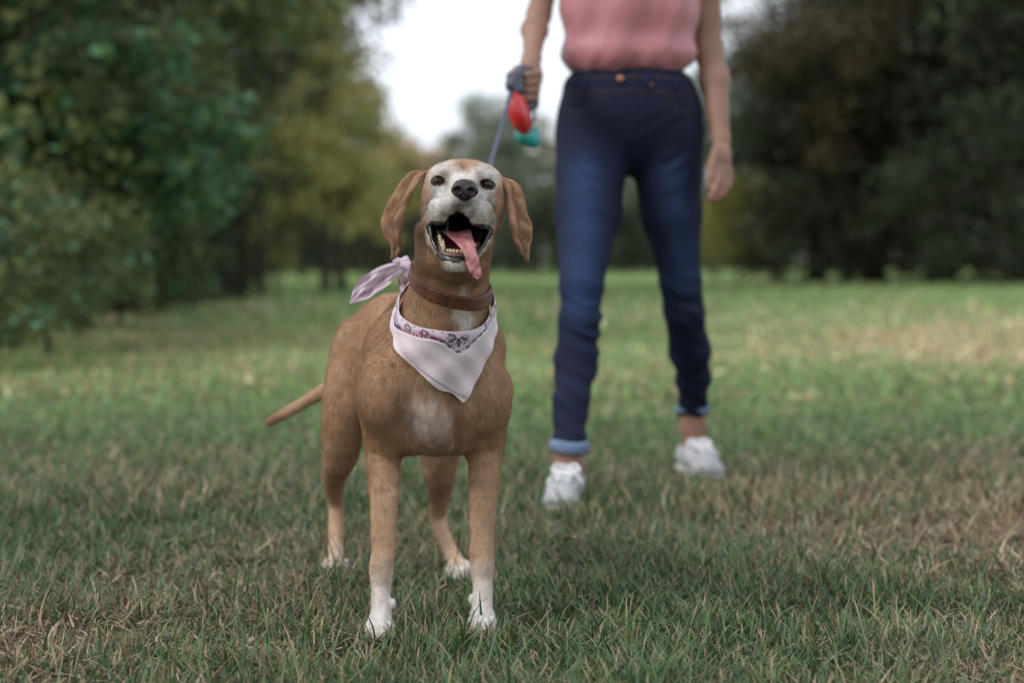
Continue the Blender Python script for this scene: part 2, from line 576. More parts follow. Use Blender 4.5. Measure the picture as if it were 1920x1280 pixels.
# eye openings
for s in (-1, 1):
    he((s * 35.5, -6, -0.2), (10.8, 12, 7.0), 2, sub=True, ry=s * 5)
    hc([(s * 25.5, -4, -2), (s * 22, -4.5, -4.5)], [1.8, 1.0], 2, sub=True)

MOUTHC = dog.ops[M0:M1]
def dog_disp(p):
    q = Hinv(p)
    w = np.exp(-((np.abs(q[:, 0]) - 20) ** 2) / 3000)
    d = (vnoise(p, 55, 3) - 0.5) * 0.0022 + (vnoise(p, 160, 5) - 0.5) * 0.0007
    return d

V, Fq = polygonise(dog, (-.475, 2.735, -.012), (.045, 3.78, .735), .0026, dog_disp)

# --- ears: folded leather flaps, part of the same skin
def ear(s):
    """returns vertices / faces of one hanging ear in world space (s=-1 viewer's left)"""
    nl, nc = 44, 26
    if s < 0:
        path = [(-54, 44, 14), (-67, 36, 10), (-77, 29, -12), (-88, 24, -38), (-93, 22, -60), (-91, 20, -84), (-88, 20, -98), (-94, 22, -114)]
        wid = [10, 13, 16, 18.5, 20, 15, 9, 2.5]
    else:
        path = [(52, 44, 12), (63, 36, 6), (70, 29, -14), (76, 24, -38), (81, 22, -60), (86, 20, -78), (91, 20, -90), (99, 24, -104)]
        wid = [9, 12, 15, 16, 18, 14, 8, 2.0]
    L = catmull([p + (w,) for p, w in zip(path, wid)], nl)
    t = np.linspace(0, 1, nl)
    c = np.linspace(-1, 1, nc)
    T, C = np.meshgrid(t, c, indexing='ij')
    ctr = L[:, None, :3]; w = L[:, None, 3]
    # across direction: from the front-inner edge (c=-1) to the outer-back edge (c=1)
    ax = np.array([s * 0.93, 0.34, 0.05])
    nrm = np.array([s * 0.42, -0.9, 0.1])
    PR = catmull([(-.50, .30), (-.80, .62), (-.52, .88), (-.22, .62), (-.12, .18), (.22, .0), (.68, .12), (1.0, -.02)], nc)
    amt = sstep(0.02, .25, T) * (1 - .55 * sstep(.82, 1, T))
    lat = C * (1 - amt) + PR[None, :, 0] * amt
    fold = PR[None, :, 1] * amt * 1.0
    fold_old = np.sin(C * 3.0 + 0.6 * np.sin(T * 5)) * (0.62 + .12 * np.sin(T * 7 + s)) * sstep(0.05, .3, T) * (1 - sstep(.8, 1, T))
    roll = 0 * np.exp(-((C + 0.75) / 0.28) ** 2) * 0.5
    rim = 1 + (0.06 * np.sin(T * 19 + C * 2 + s) + .04 * np.sin(T * 37 + s)) * np.abs(C) * sstep(.1, .3, T)
    pts = ctr + (lat * w * rim)[..., None] * ax + ((fold + roll) * w)[..., None] * nrm
    pts[..., 0] += s * 5 * np.sin(T * 3.1) * (C > 0) * C
    pts[..., 1] += 3 * np.sin(T * 9 + C * 3)
    pts += ((.10 * np.sin(T * 17 + C * 5 + s) + .07 * np.sin(T * 31 - C * 7)) * w * sstep(.1, .3, T))[..., None] * nrm
    th = 1.9 * np.sqrt(np.clip(1 - np.abs(C) ** 6, 0.02, 1)) * (1 - 0.4 * T)
    du = np.gradient(pts, axis=0); dv = np.gradient(pts, axis=1)
    n = np.cross(du, dv); n /= _norm(n)[..., None] + 1e-9
    a = (pts + n * th[..., None]).reshape(-1, 3); b = (pts - n * th[..., None]).reshape(-1, 3)
    allp = np.vstack([a, b])
    W = HO + (allp / 1000) @ HM.T
    N = nl * nc
    f1 = grid_faces(nl, nc); f2 = grid_faces(nl, nc)[:, ::-1] + N
    ed = []
    idx = lambda i, j: i * nc + j
    ring = [idx(0, j) for j in range(nc)] + [idx(i, nc - 1) for i in range(1, nl)] + [idx(nl - 1, j) for j in range(nc - 2, -1, -1)] + [idx(i, 0) for i in range(nl - 2, 0, -1)]
    ring = np.array(ring); r2 = np.roll(ring, -1)
    f3 = np.stack([ring, ring + N, r2 + N, r2], -1)
    ff = np.concatenate([f1, f2, f3])
    if s < 0: pass
    return W, ff, np.tile(C.ravel(), 2), np.tile(T.ravel(), 2)
ears = [ear(-1), ear(1)]
nbody = len(V)
Vd, Fd = join([(V, Fq)] + [(w, f) for w, f, _, _ in ears])
is_ear = np.arange(len(Vd)) >= nbody

# --- coat colours (markings belong to the coat; shade in the folds is painted in)
TAN = np.array([.350, .212, .126]); TAN_L = np.array([.46, .31, .21]); TAN_D = np.array([.225, .122, .068])
WHITE = np.array([.66, .63, .60]); GREY = np.array([.13, .122, .118]); BLACK = np.array([.009, .007, .008])
FLESH = np.array([.30, .13, .11])
def mixc(c, d, w): return c * (1 - w[:, None]) + d * w[:, None]
def dseg(a, b, q):
    a = np.array(a, float); b = np.array(b, float); ba = b - a
    h = np.clip(((q - a) @ ba) / (ba @ ba), 0, 1)
    return _norm(q - a - h[:, None] * ba)
def dog_colour(p, ear_mask):
    n1 = fbm(p, 22, 1, 3); n2 = fbm(p, 90, 4, 3); n3 = fbm(p, 9, 9, 2)
    c = np.tile(TAN, (len(p), 1))
    c = mixc(c, TAN_D, np.clip((n3 - .42) * 1.4, 0, .35))
    c = mixc(c, TAN_L, np.clip((n1 - .45) * 1.4, 0, .4))
    x, y, z = p.T
    hx, hy, hz = Hinv(p).T
    body = ~ear_mask
    # chest blaze on the neck and between the legs
    w = 1 - sstep(.5, 1.25, np.sqrt(((x + .071) / .014) ** 2 + ((z - .482) / .040) ** 2) + (n2 - .5) * 1.0)
    c = mixc(c, WHITE, w * (y < 3.05) * .75)
    w = 1 - sstep(.45, 1.2, np.sqrt(((x + .128 + (z - .34) * .25) / .032) ** 2 + ((z - .325) / .050) ** 2) + (n2 - .5) * 1.5)
    c = mixc(c, WHITE * .85, w * (y < 3.10) * .5)
    # feet
    zf = z + (n2 - .5) * .05 + (n1 - .5) * .05
    c = mixc(c, TAN_L, (1 - sstep(.14, .26, zf)) * (y < 3.2) * .5)
    c = mixc(c, WHITE * .88, (1 - sstep(.030, .130, zf)) * (y < 3.2) * .92)
    c = mixc(c, TAN_L * 1.1, (1 - sstep(.07, .16, zf)) * (y > 3.2) * .8)
    c = mixc(c, WHITE, (1 - sstep(.02, .06, zf)) * (y > 3.2) * .9)
    # tail: darker brush on top
    tl = sstep(-.30, -.42, x) * (y > 3.6)
    c = mixc(c, TAN_L * .9, (x < -.29) * (y > 3.62) * .45)
    c = mixc(c, TAN_D, sstep(-.415, -.445, x) * (y > 3.6) * .8)
    
    # face
    face = body & (hz > -128) & (hy < 90)
    ax = np.abs(hx)
    e = (n2 - .5)
    f = face.astype(float)
    # white mask
    top = 22 + 6 * np.exp(-((ax - 26) / 14) ** 2) - 7 * np.exp(-(ax / 9) ** 2)
    m = (1 - sstep(top - 9, top + 7, hz + e * 22)) * (1 - sstep(38, 53, ax + e * 20 - 0.06 * (hz + 40))) * (1 - sstep(28, 52, hy + e * 10))
    m *= sstep(-92, -74, hz + e * 10)
    c = mixc(c, TAN_L, f * (1 - sstep(60, 85, hy)) * sstep(-20, 0, hz) * .7)
    c = mixc(c, WHITE * (.94 + .12 * (n1 - .5))[:, None], m * f * .90)
    # grey under the eyes, on the muzzle sides and round the nose
    g = np.exp(-(((ax - 45) / 11) ** 2 + ((hz + 20) / 12) ** 2)) * 1.0 + np.exp(-(((ax - 22) / 7) ** 2 + ((hz + 9) / 9) ** 2)) * .5 + np.exp(-(((ax - 22) / 12) ** 2 + ((hz + 43) / 9) ** 2)) * .35
    g += np.exp(-((((hx - 7) / 19) ** 2 + ((hz + 29) / 10) ** 2))) * .95
    g += np.exp(-(((ax - 35.5) / 16) ** 2 + ((hz) / 11) ** 2)) * .5
    g += np.exp(-(((ax - 47) / 5) ** 2 + ((hz + 47) / 13) ** 2)) * .8  # cheek fold darkened as well, its shade painted grey
    c = mixc(c, GREY, np.clip(g * (0.75 + e * 2.2), 0, .9) * f * m)
    # inner brow brown
    c = mixc(c, TAN_D, np.exp(-(((ax - 24) / 7) ** 2 + ((hz - 8) / 7) ** 2)) * f * .6)
    qq = np.stack([ax, hy, hz], 1)
    fd_ = np.minimum.reduce([dseg((33, -20, -24), (44, -4, -34), qq), dseg((44, -4, -34), (49, 4, -52), qq)])  # cheek fold: crease shade painted as a dark line
    c = mixc(c, GREY * .5, np.exp(-(fd_ / 3.2) ** 2) * .8 * f * m)
    fd_ = np.minimum.reduce([dseg((22, -52, -24), (32, -34, -18), qq), dseg((32, -34, -18), (40, -12, -20), qq)])  # muzzle fold: the same painted crease shade
    c = mixc(c, GREY, np.exp(-(fd_ / 2.4) ** 2) * .6 * f * m)
    # rows of whisker spots
    for rr_ in range(3):
        for kk_ in range(4):
            sp_ = np.sqrt((ax - 20 - kk_ * 5) ** 2 + (hz + 36 + rr_ * 6 + kk_ * 1.5) ** 2)
            c = mixc(c, GREY * .5, (1 - sstep(.8, 2.0, sp_)) * f * m * (hy < 0) * .55)
    # eye rims
    er = np.sqrt(((ax - 35.5) / 13.4) ** 2 + ((hz + .2 + (ax - 35.5) * .09) / 9.2) ** 2)
    c = mixc(c, BLACK * 1.6 + .006, (1 - sstep(.80, .93, er + e * .12)) * f * (hy < 12))
    c = mixc(c, TAN_D, np.exp(-(((ax - 22.5) / 4) ** 2 + ((hz + 3) / 4) ** 2)) * f * .7)
    # chin white with dark lip line
    ch = np.exp(-(np.clip(np.abs(hx) - 10, 0, 99) / 7) ** 2 - ((hz + 120) / 8) ** 4) * (hy < -18)
    c = mixc(c, WHITE, np.clip(ch * (1.0 + e * 2), 0, .9) * (body & (hy < -10)))
    # mouth lining: everything inside the opening
    inm = body & (hy > -95) & (hy < 60)
    dm = np.full(len(p), 1.0)
    for op in MOUTHC: dm = np.minimum(dm, op[0](p))
    c0 = (dm < .0035) | ((hy > -12) & (hy < 60) & (np.abs(hx) < 36) & (hz > -98) & (hz < -40))
    c1 = c0
    mo = inm & c0
    c[mo] = np.array([.010, .004, .004]) + np.array([.13, .028, .030]) * (sstep(-66, -92, hz[mo]))[:, None]
    # the dark lips: near the chain of the lip corners
    q = np.stack([ax, hy, hz], 1)
    dl = np.minimum.reduce([dseg((37, -4, -68), (32, -20, -84), q), dseg((32, -20, -84), (19, -38, -102), q)])
    lip = (dl + e * 4 < 11.0) & body
    c[lip] = BLACK
    dl2 = np.minimum(dseg((44, 2, -62), (37, -12, -84), q), np.minimum(dseg((37, -12, -84), (25, -30, -103), q), dseg((25, -30, -103), (0, -50, -106), q)))
    c[(dl2 + e * 3 < 4.6 + 4.5 * (ax < 17)) & body & (hz < -60)] = BLACK
    rimw = np.exp(-((dl2 - 8) / 3) ** 2) * (dl > 13) * (dm > .004) * (body & (hz < -66) & (hz > -104) & (ax > 14))
    c = mixc(c, WHITE, np.clip(rimw * (.8 + e * 2), 0, .85))
    # lower edge of the flews
    fl = body & (hz > -72) & (hz + e * 3 < -57 + ax * 0.0) & (ax > 12) & (ax < 40) & (hy < 0)
    c = mixc(c, BLACK + .01, fl * .9)
    # ear shading of coat: paler leather edge and redder flap
    er_c = np.array([.225, .112, .066])
    c = mixc(c, er_c, ear_mask * .8)
    c = mixc(c, TAN_D, ear_mask * np.clip((n1 - .45) * 3, 0, .6))
    c = mixc(c, TAN_L, ear_mask * np.clip((n2 - .55) * 2.5, 0, .5))
    nof = lip | (inm & (c0 | c1)) | (er < .88) & (hy < 12) & face | ((dl2 < 4.6 + 4.5 * (ax < 17)) & body & (hz < -60))
    return np.clip(c, 0.004, .9), nof

Cd, nofur = dog_colour(Vd, is_ear)
Cd = Cd * (.85 + .30 * fbm(Vd * [1, 1, .3], 260, 12, 2))[:, None]
eC = np.concatenate([e_[2] for e_ in ears]); eT = np.concatenate([e_[3] for e_ in ears])
_en = fbm(Vd[nbody:], 120, 3, 3)
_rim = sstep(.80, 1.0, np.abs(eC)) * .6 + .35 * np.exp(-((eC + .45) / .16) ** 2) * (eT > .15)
_vly = np.exp(-((eC - .02) / .26) ** 2) * .75 * sstep(.05, .3, eT)  # shade inside the ear fold, painted into the colour
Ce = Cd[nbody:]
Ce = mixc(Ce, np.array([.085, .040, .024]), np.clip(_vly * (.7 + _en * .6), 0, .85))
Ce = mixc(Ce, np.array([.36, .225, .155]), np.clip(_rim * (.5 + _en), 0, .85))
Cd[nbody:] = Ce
m_coat = material("dog_coat", rough=.75, attr="col", noise=.10, nscale=300, bump=.25, bscale=500, sheen=.0, spec=.15)
m_wet = material("wet_lip", rough=.22, attr="col", spec=.6, bump=.5, bscale=260, bdist=.0015)
m_hair = material("dog_hair", rough=.55, attr="col", spec=.25)

dog_root = empty("dog", (-.12, 3.05, 0))
tag(dog_root, "tan dog with white muzzle panting, tongue out, standing in a pink bandana", "dog")
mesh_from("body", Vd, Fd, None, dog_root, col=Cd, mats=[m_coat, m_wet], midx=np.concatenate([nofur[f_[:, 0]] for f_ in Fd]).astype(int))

# short coat
rng = np.random.RandomState(11)
fa = np.concatenate([Fd[0]])
tri = np.concatenate([fa[:, [0, 1, 2]], fa[:, [0, 2, 3]]])
p0, p1, p2 = Vd[tri[:, 0]], Vd[tri[:, 1]], Vd[tri[:, 2]]
cr_n = np.cross(p1 - p0, p2 - p0)
ar = _norm(cr_n) / 2
tn = cr_n / (2 * ar[:, None] + 1e-12)
cenp = (p0 + p1 + p2) / 3
onear = is_ear[tri[:, 0]]
hq = Hinv(cenp)
ishead = (hq[:, 2] > -135) & (hq[:, 1] < 100)
dens = ar * np.where(ishead, 2.6, 1.0) * np.where(cenp[:, 1] > 3.2, .55, 1.0)
dens[nofur[tri[:, 0]]] = 0
NH = 300000
pick = rng.choice(len(tri), NH, p=dens / dens.sum())
u, v = rng.rand(2, NH); fl_ = u + v > 1; u[fl_] = 1 - u[fl_]; v[fl_] = 1 - v[fl_]
rp = p0[pick] * (1 - u - v)[:, None] + p1[pick] * u[:, None] + p2[pick] * v[:, None]
nn = tn[pick]
hl = Hinv(rp)
headm = ((hl[:, 2] > -150) & (hl[:, 1] < 110))
# lay of the coat: down and back over the body, away from the nose on the head
flow = np.tile(np.array([0, .55, -1.0]), (NH, 1))
away = (hl - np.array([6, -95, -25])) * np.array([1, 1, 1]); away /= _norm(away)[:, None]
flow = np.where(headm[:, None], away @ HM.T, flow)
flow = np.where((is_ear[tri[pick, 0]])[:, None], np.array([0, .1, -1.0]), flow)
flow += rng.normal(0, .2, flow.shape)
flow -= nn * (flow * nn).sum(1)[:, None]
flow /= _norm(flow)[:, None] + 1e-9
ln = np.where(headm, .0045, .0080) * rng.uniform(.6, 1.3, NH)
ln = np.where((rp[:, 2] < .22), .0042 * rng.uniform(.6, 1.3, NH), ln)
ln = np.where(hl[:, 1] < -20, .0035 * rng.uniform(.6, 1.3, NH), ln)
ln = np.where(headm & (hl[:, 2] < -112), .008 * rng.uniform(.6, 1.2, NH), ln)
ln = np.where(is_ear[tri[pick, 0]], .003 * rng.uniform(.6, 1.2, NH), ln)
hcol, hno = dog_colour(rp, is_ear[tri[pick, 0]])
streak = fbm(rp * [1, 1, .3], 260, 12, 2)
hcol = Cd[tri[pick, 0]] * (.82 + .36 * streak)[:, None] * rng.uniform(.7, 1.45, NH)[:, None] * (.85 + .3 * fbm(rp * [1, 1, .4], 120, 6, 2))[:, None]
keep = ~hno
hair("coat_hair", (rp - nn * .0005)[keep], (flow * .92 + nn * .42)[keep], (flow * .25 - nn * .14)[keep], ln[keep], .00016, np.clip(hcol, 0, .95)[keep], m_hair, dog_root)
# guard hairs and whiskers
wr = []; wd = []
for s in (-1, 1):
    for k in range(16):
        wr.append((s * rng.uniform(18, 34), rng.uniform(-62, -25), rng.uniform(-48, -30)))
        wd.append((s * rng.uniform(.6, 1), rng.uniform(-.5, .2), rng.uniform(-.5, .2)))
    for k in range(3):
        wr.append((s * rng.uniform(26, 33), 0, 19)); wd.append((s * .5, -.5, .8))
wr = np.array(wr); wd = np.array(wd, float); wd /= _norm(wd)[:, None]
wr_w = HO + (wr / 1000) @ HM.T
hair("whisker", wr_w, wd @ HM.T, np.tile([0, .1, -.25], (len(wr), 1)), rng.uniform(.018, .036, len(wr)), .00022, np.tile([.5, .48, .45], (len(wr), 1)), m_hair, dog_root, npt=5)

# nose
ns = Solid()
def nell(c, r, k=3, sub=False): ns.ell(H(*c), np.array(r) / 1000, k / 1000, HM, sub)
nell((8.5, -82, -11), (18.5, 11, 12.5)); nell((8.5, -80, -5), (15, 12, 8)); nell((8.5, -84, -21), (9.5, 8, 8), 5)
nell((-0.5, -88, -13), (10, 8, 9), 3); nell((17.5, -88, -13), (10, 8, 9), 3)
for s in (-1, 1):
    nell((8.5 + s * 9.5, -97, -13.5), (5.8, 8.2, 5.2), 2, True)
    ns.cap(H(8.5 + s * 12, -97, -14), H(8.5 + s * 18, -90, -17), .0012, .001, .002, True)
ns.cap(H(8.5, -99, -8), H(8.5, -94, -28), .0007, .0009, .003, True)
Vn, Fn = polygonise(ns, H(-20, -104, -38) - .006, H(36, -62, 10) + .006, .0011, lambda p: (vnoise(p, 700, 2) - .5) * .0005)
m_nose = material("nose_leather", (.014, .007, .008), rough=.42, noise=.3, nscale=120, bump=.3, bscale=900, spec=.5)
mesh_from("nose", Vn, Fn, m_nose, dog_root)

# eyes
def eye_material():
    m = bpy.data.materials.new("eye")
    m.use_nodes = True
    n = m.node_tree; b = n.nodes["Principled BSDF"]
    t = n.nodes.new("ShaderNodeTexCoord"); sx = n.nodes.new("ShaderNodeSeparateXYZ")
    n.links.new(t.outputs["Object"], sx.inputs[0])
    c = n.nodes.new("ShaderNodeCombineXYZ")
    n.links.new(sx.outputs["X"], c.inputs["X"]); n.links.new(sx.outputs["Z"], c.inputs["Z"])
    ln_ = n.nodes.new("ShaderNodeVectorMath"); ln_.operation = 'LENGTH'
    n.links.new(c.outputs[0], ln_.inputs[0])
    mr = n.nodes.new("ShaderNodeMapRange"); mr.inputs["From Max"].default_value = .0125
    n.links.new(ln_.outputs["Value"], mr.inputs["Value"])
    r = n.nodes.new("ShaderNodeValToRGB"); e = r.color_ramp
    e.elements[0].position = 0.0; e.elements[0].color = (.002, .002, .002, 1)
    e.elements[1].position = .34; e.elements[1].color = (.002, .002, .002, 1)
    for pos, colr in ((.38, (.075, .028, .010, 1)), (.56, (.055, .019, .007, 1)), (.66, (.008, .004, .003, 1)), (.74, (.10, .06, .05, 1)), (1, (.3, .2, .17, 1))):
        x = e.elements.new(pos); x.color = colr
    n.links.new(mr.outputs[0], r.inputs[0]); n.links.new(r.outputs[0], b.inputs["Base Color"])
    b.inputs["Roughness"].default_value = .10; b.inputs["Coat Weight"].default_value = .45; b.inputs["Coat Roughness"].default_value = .02; b.inputs["Specular IOR Level"].default_value = .22
    return m
m_eye = eye_material()
def sphere(r, nu=32, nv=20):
    a = np.linspace(0, 2 * math.pi, nu, endpoint=False); b = np.linspace(0, math.pi, nv)
    A, B = np.meshgrid(a, b, indexing='ij')
    return np.stack([r * np.cos(A) * np.sin(B), r * np.sin(A) * np.sin(B), r * np.cos(B)], -1).reshape(-1, 3), grid_faces(nu, nv, True)[:, ::-1]
for s in (-1, 1):
    ev, ef = sphere(.0126)
    o = mesh_from("eye", ev, ef, m_eye, dog_root)
    o.parent = dog_root
    o.matrix_parent_inverse = Matrix.Translation(-Vector(dog_root.location))
    o.location = H(s * 35.5, 9.3, .2)
    o.rotation_euler = (R(-3), R(4), R(0))

# tongue
nl, nc = 60, 21
tp = catmull([(-6, 25, -74, 18), (-5, 0, -69, 21), (-2, -22, -69, 20), (5, -40, -76, 16), (13, -53, -85, 12), (20, -60, -97, 9), (25, -62, -109, 9.2), (29, -61, -120, 8.6), (33, -60, -129, 6), (35, -60, -134, 1.5)], nl)
cc = np.linspace(-1, 1, nc)
ctr = tp[:, :3]; wdt = tp[:, 3]
Tn = np.gradient(ctr, axis=0); Tn /= _norm(Tn)[:, None]
side0 = np.array([1.0, .12, .12])
side = side0 - Tn * (Tn @ side0)[:, None]; side /= _norm(side)[:, None]
upn = np.cross(side, Tn); upn *= np.sign(upn[:, 2:3] - upn[:, 1:2] + 1e-6)
tt = np.linspace(0, 1, nl)
prof = lambda sgn: (ctr[:, None, :] + side[:, None, :] * (cc[None, :, None] * wdt[:, None, None]) +
    upn[:, None, :] * ((sgn * 2.6 * np.sqrt(np.clip(1 - cc ** 2, .01, 1)))[None, :, None] * np.minimum(1, wdt / 6)[:, None, None] + (-.20 * wdt[:, None] * (1 - np.abs(cc[None]) ** 1.2) + .25 * np.sin(tt[:, None] * 60 + cc[None] * 3) + 1.2 * np.sin(tt[:, None] * 30) * cc[None] * (tt[:, None] > .6))[..., None]))
ta = prof(1).reshape(-1, 3); tb = prof(-1).reshape(-1, 3)
Nn = nl * nc
tf = np.concatenate([grid_faces(nl, nc), grid_faces(nl, nc)[:, ::-1] + Nn])
idx = lambda i, j: i * nc + j
ring = np.array([idx(0, j) for j in range(nc)] + [idx(i, nc - 1) for i in range(1, nl)] + [idx(nl - 1, j) for j in range(nc - 2, -1, -1)] + [idx(i, 0) for i in range(nl - 2, 0, -1)])
tf = np.concatenate([tf, np.stack([ring, ring + Nn, np.roll(ring, -1) + Nn, np.roll(ring, -1)], -1)])
tw = HO + (np.vstack([ta, tb]) / 1000) @ HM.T
m_tongue = material("tongue_flesh", (.42, .165, .175), rough=.22, noise=.3, nscale=110, bump=.6, bscale=700, spec=.5, sss=.15)
mesh_from("tongue", tw, tf, m_tongue, dog_root)

# teeth and gum
def cone(base, tip, r, ns_=8):
    b = np.array(base, float); t = np.array(tip, float)
    pts = [b, b + (t - b) * .35, b + (t - b) * .7, t]
    return tube([HO + HM @ (q / 1000) for q in pts], np.array([1, .95, .62, .12]) * r / 1000, ns_)
m_tooth = material("tooth", (.50, .42, .29), rough=.25, noise=.12, nscale=300, spec=.5)
def blunt(base, tip, r):
    b = np.array(base, float); t = np.array(tip, float)
    return tube([HO + HM @ (q / 1000) for q in (b, b + (t - b) * .6, b + (t - b) * .9, t)], np.array([1, 1, .85, .4]) * r / 1000, 8)
teeth = [cone((-17.5, -38, -101), (-19.5, -41, -82), 3.3), cone((18, -38, -100), (20, -41, -84), 3.2)]
for k in range(6):
    x = -11.5 + k * 4.5
    teeth.append(blunt((x, -45 + .05 * x * x, -101), (x * 1.02, -46 + .05 * x * x, -95.0), 2.4))
for s in (-1, 1):
    for k in range(4 if s < 0 else 2):
        f = k / 4 + .1
        teeth.append(cone((s * (21 + 7 * f), -30 + 26 * f, -94 + 16 * f), (s * (21.5 + 7 * f), -30 + 26 * f, -89 + 16 * f), 3.0 + .8 * f))
for tv, tff in teeth:
    mesh_from("tooth", tv, tff, m_tooth, dog_root)
gm = [tube([HO + HM @ (np.array(q) / 1000) for q in catmull([(-30, 4, -80), (-25, -16, -90), (-19, -36, -101), (-9, -43, -103.5), (2, -45, -104), (12, -42, -103), (20, -36, -100), (26, -16, -90), (30, 4, -80)], 40)], .0042, 10)]
Vg, Fg = join(gm)
mesh_from("gum", Vg, Fg, material("gum_flesh", (.12, .045, .045), rough=.3, noise=.4, nscale=150), dog_root)

# --- collar
def ring_on(S, c, axis, n, off, tilt_x=None):
    """closed ring round centre c, plane normal axis, resting off metres over the solid"""
    axis = np.asarray(axis, float); axis /= np.linalg.norm(axis)
    e1 = np.cross(axis, [0, 1.0, 0]); e1 /= np.linalg.norm(e1)
    e2 = np.cross(axis, e1)
    a = np.linspace(0, 2 * math.pi, n, endpoint=False)
    d = np.cos(a)[:, None] * e1 + np.sin(a)[:, None] * e2
    t = S.surf(np.tile(c, (n, 1)), d, .14, 70)
    return a, d, t
core = Solid()          # neck without the loose throat, for things that lie round it
core.ops = [op for op in dog.ops if not op[4]]
m_leather = material("collar_leather", (.085, .027, .012), rough=.6, noise=.35, nscale=60, bump=.3, bscale=400, spec=.4)
m_stitch = material("collar_stitch", (.30, .12, .05), rough=.7)
ca_ = np.array([.30, -.25, .92])
ca_ /= np.linalg.norm(ca_)
cc0 = np.array([-.103, 2.995, .537])
neck_only = Solid()
neck_only.ops = dog.ops[:8] + [o_ for o_ in dog.ops if not o_[4] and abs(o_[2] - .041) < .02 and o_[1][2] < .60 and o_[1][2] > .54 and o_[1][1] > 2.90][:0]
nr = 120; rows = np.linspace(-.0098, .0098, 9)
ringsV = []
for off_s in (0.0062, 0.0032):
    for rr in rows:
        a, d, t = ring_on(neck_only, cc0 + ca_ * rr, ca_, nr, 0)
        t = t * .96; t = (np.roll(t, 2) + np.roll(t, -2) + t + np.roll(t, 4) + np.roll(t, -4)) / 5
        bul = off_s + (.0006 if off_s > .005 and abs(rr) < .0085 else 0) + .0025
        ringsV.append(cc0 + ca_ * rr + d * (t + bul)[:, None])
RV = np.stack(ringsV[:9] + ringsV[9:][::-1], 1)          # (nr, 18, 3) closed section
nvv = RV.shape[1]
i, j = np.meshgrid(np.arange(nr), np.arange(nvv), indexing='ij')
i2 = (i + 1) % nr; j2 = (j + 1) % nvv
cf = np.stack([i * nvv + j, i2 * nvv + j, i2 * nvv + j2, i * nvv + j2], -1).reshape(-1, 4)[:, ::-1]
collar = mesh_from("collar", RV.reshape(-1, 3), cf, m_leather, dog_root)
st = []
for rr_i in (1, 7):
    for k in range(0, nr, 2):
        A = RV[k, rr_i]; Bp = RV[(k + 1) % nr, rr_i]; o_ = (A - cc0); o_ /= np.linalg.norm(o_)
        st.append(tube([A + o_ * .0002, (A + Bp) / 2 + o_ * .0004, Bp + o_ * .0002], .00035, 5))
Vs_, Fs_ = join(st)
mesh_from("stitching", Vs_, Fs_, m_stitch, collar)

# --- bandana: a folded triangle of cloth worn round the neck
wearer = Solid(); wearer.ops = [op for op in dog.ops if not op[4] and op[1][1] > 2.9 and .33 < op[1][2] < .53 and op[1][1] < 3.2]
BC0 = np.array([-.100, 3.035, .50])
def band_curve(keys, th):
    k = np.array(keys, float); o = np.argsort(k[:, 0]); k = k[o]
    xx = np.concatenate([k[:, 0] - 360, k[:, 0], k[:, 0] + 360]); yy = np.tile(k[:, 1], 3)
    return np.interp(th, xx, yy)
NT, NV = 260, 60
th = np.linspace(-180, 180, NT, endpoint=False)        # 0 = towards the camera, + = viewer's right
def smooth_p(a, n):
    for _ in range(n): a = (np.roll(a, 1) + np.roll(a, -1) + 2 * a) / 4
    return a
ztop = smooth_p(band_curve([(-180, .566), (-140, .562), (-110, .552), (-90, .541), (-74, .527), (-60, .512), (-45, .497), (-32, .484), (-12, .4665), (8, .4595), (20, .461), (31, .468), (45, .485), (60, .503), (75, .519), (90, .534), (110, .548), (140, .560)], th), 6)
zbot = smooth_p(band_curve([(-180, .540), (-140, .532), (-105, .518), (-88, .504), (-70, .482), (-50, .458), (-38, .441), (-27, .425), (-12, .399), (-5, .386), (2, .372), (8, .370), (13, .366), (21, .350), (28, .372), (36, .398), (52, .442), (65, .472), (80, .492), (92, .505), (120, .525), (150, .536)], th), 2)
ANG = np.radians(th)
D2 = np.stack([np.sin(ANG), -np.cos(ANG), np.zeros(NT)], 1)
v = np.linspace(0, 1, NV)
ZZ = ztop[:, None] * (1 - v) + zbot[:, None] * v
def axis_at(z):
    a = np.zeros(z.shape + (3,)); a[..., 0] = -.108 + (z - .45) * .05; a[..., 1] = 3.045 - (z - .45) * .12; a[..., 2] = z
    return a
AX = axis_at(ZZ)
rr = np.stack([wearer.surf(AX[:, j], D2, .24, 50) for j in range(NV)], 1)
RB = rr.copy()
for j in range(1, NV):                                  # cloth hangs: never tucks back in under itself much
    RB[:, j] = np.maximum(RB[:, j], RB[:, j - 1] * .998 - .0002)
for _ in range(14):
    RB = (np.roll(RB, 1, 0) + np.roll(RB, -1, 0) + 2 * RB) / 4
    RB[:, 1:-1] = (RB[:, :-2] + RB[:, 2:] + 2 * RB[:, 1:-1]) / 4
RB = np.maximum(RB, rr + .001)
TH = th[:, None] * np.ones(NV)
VV = np.ones((NT, 1)) * v
P3 = np.stack([TH / 57, ZZ * 10, VV * 0], -1).reshape(-1, 3)
fr = np.exp(-(TH / 80) ** 4)
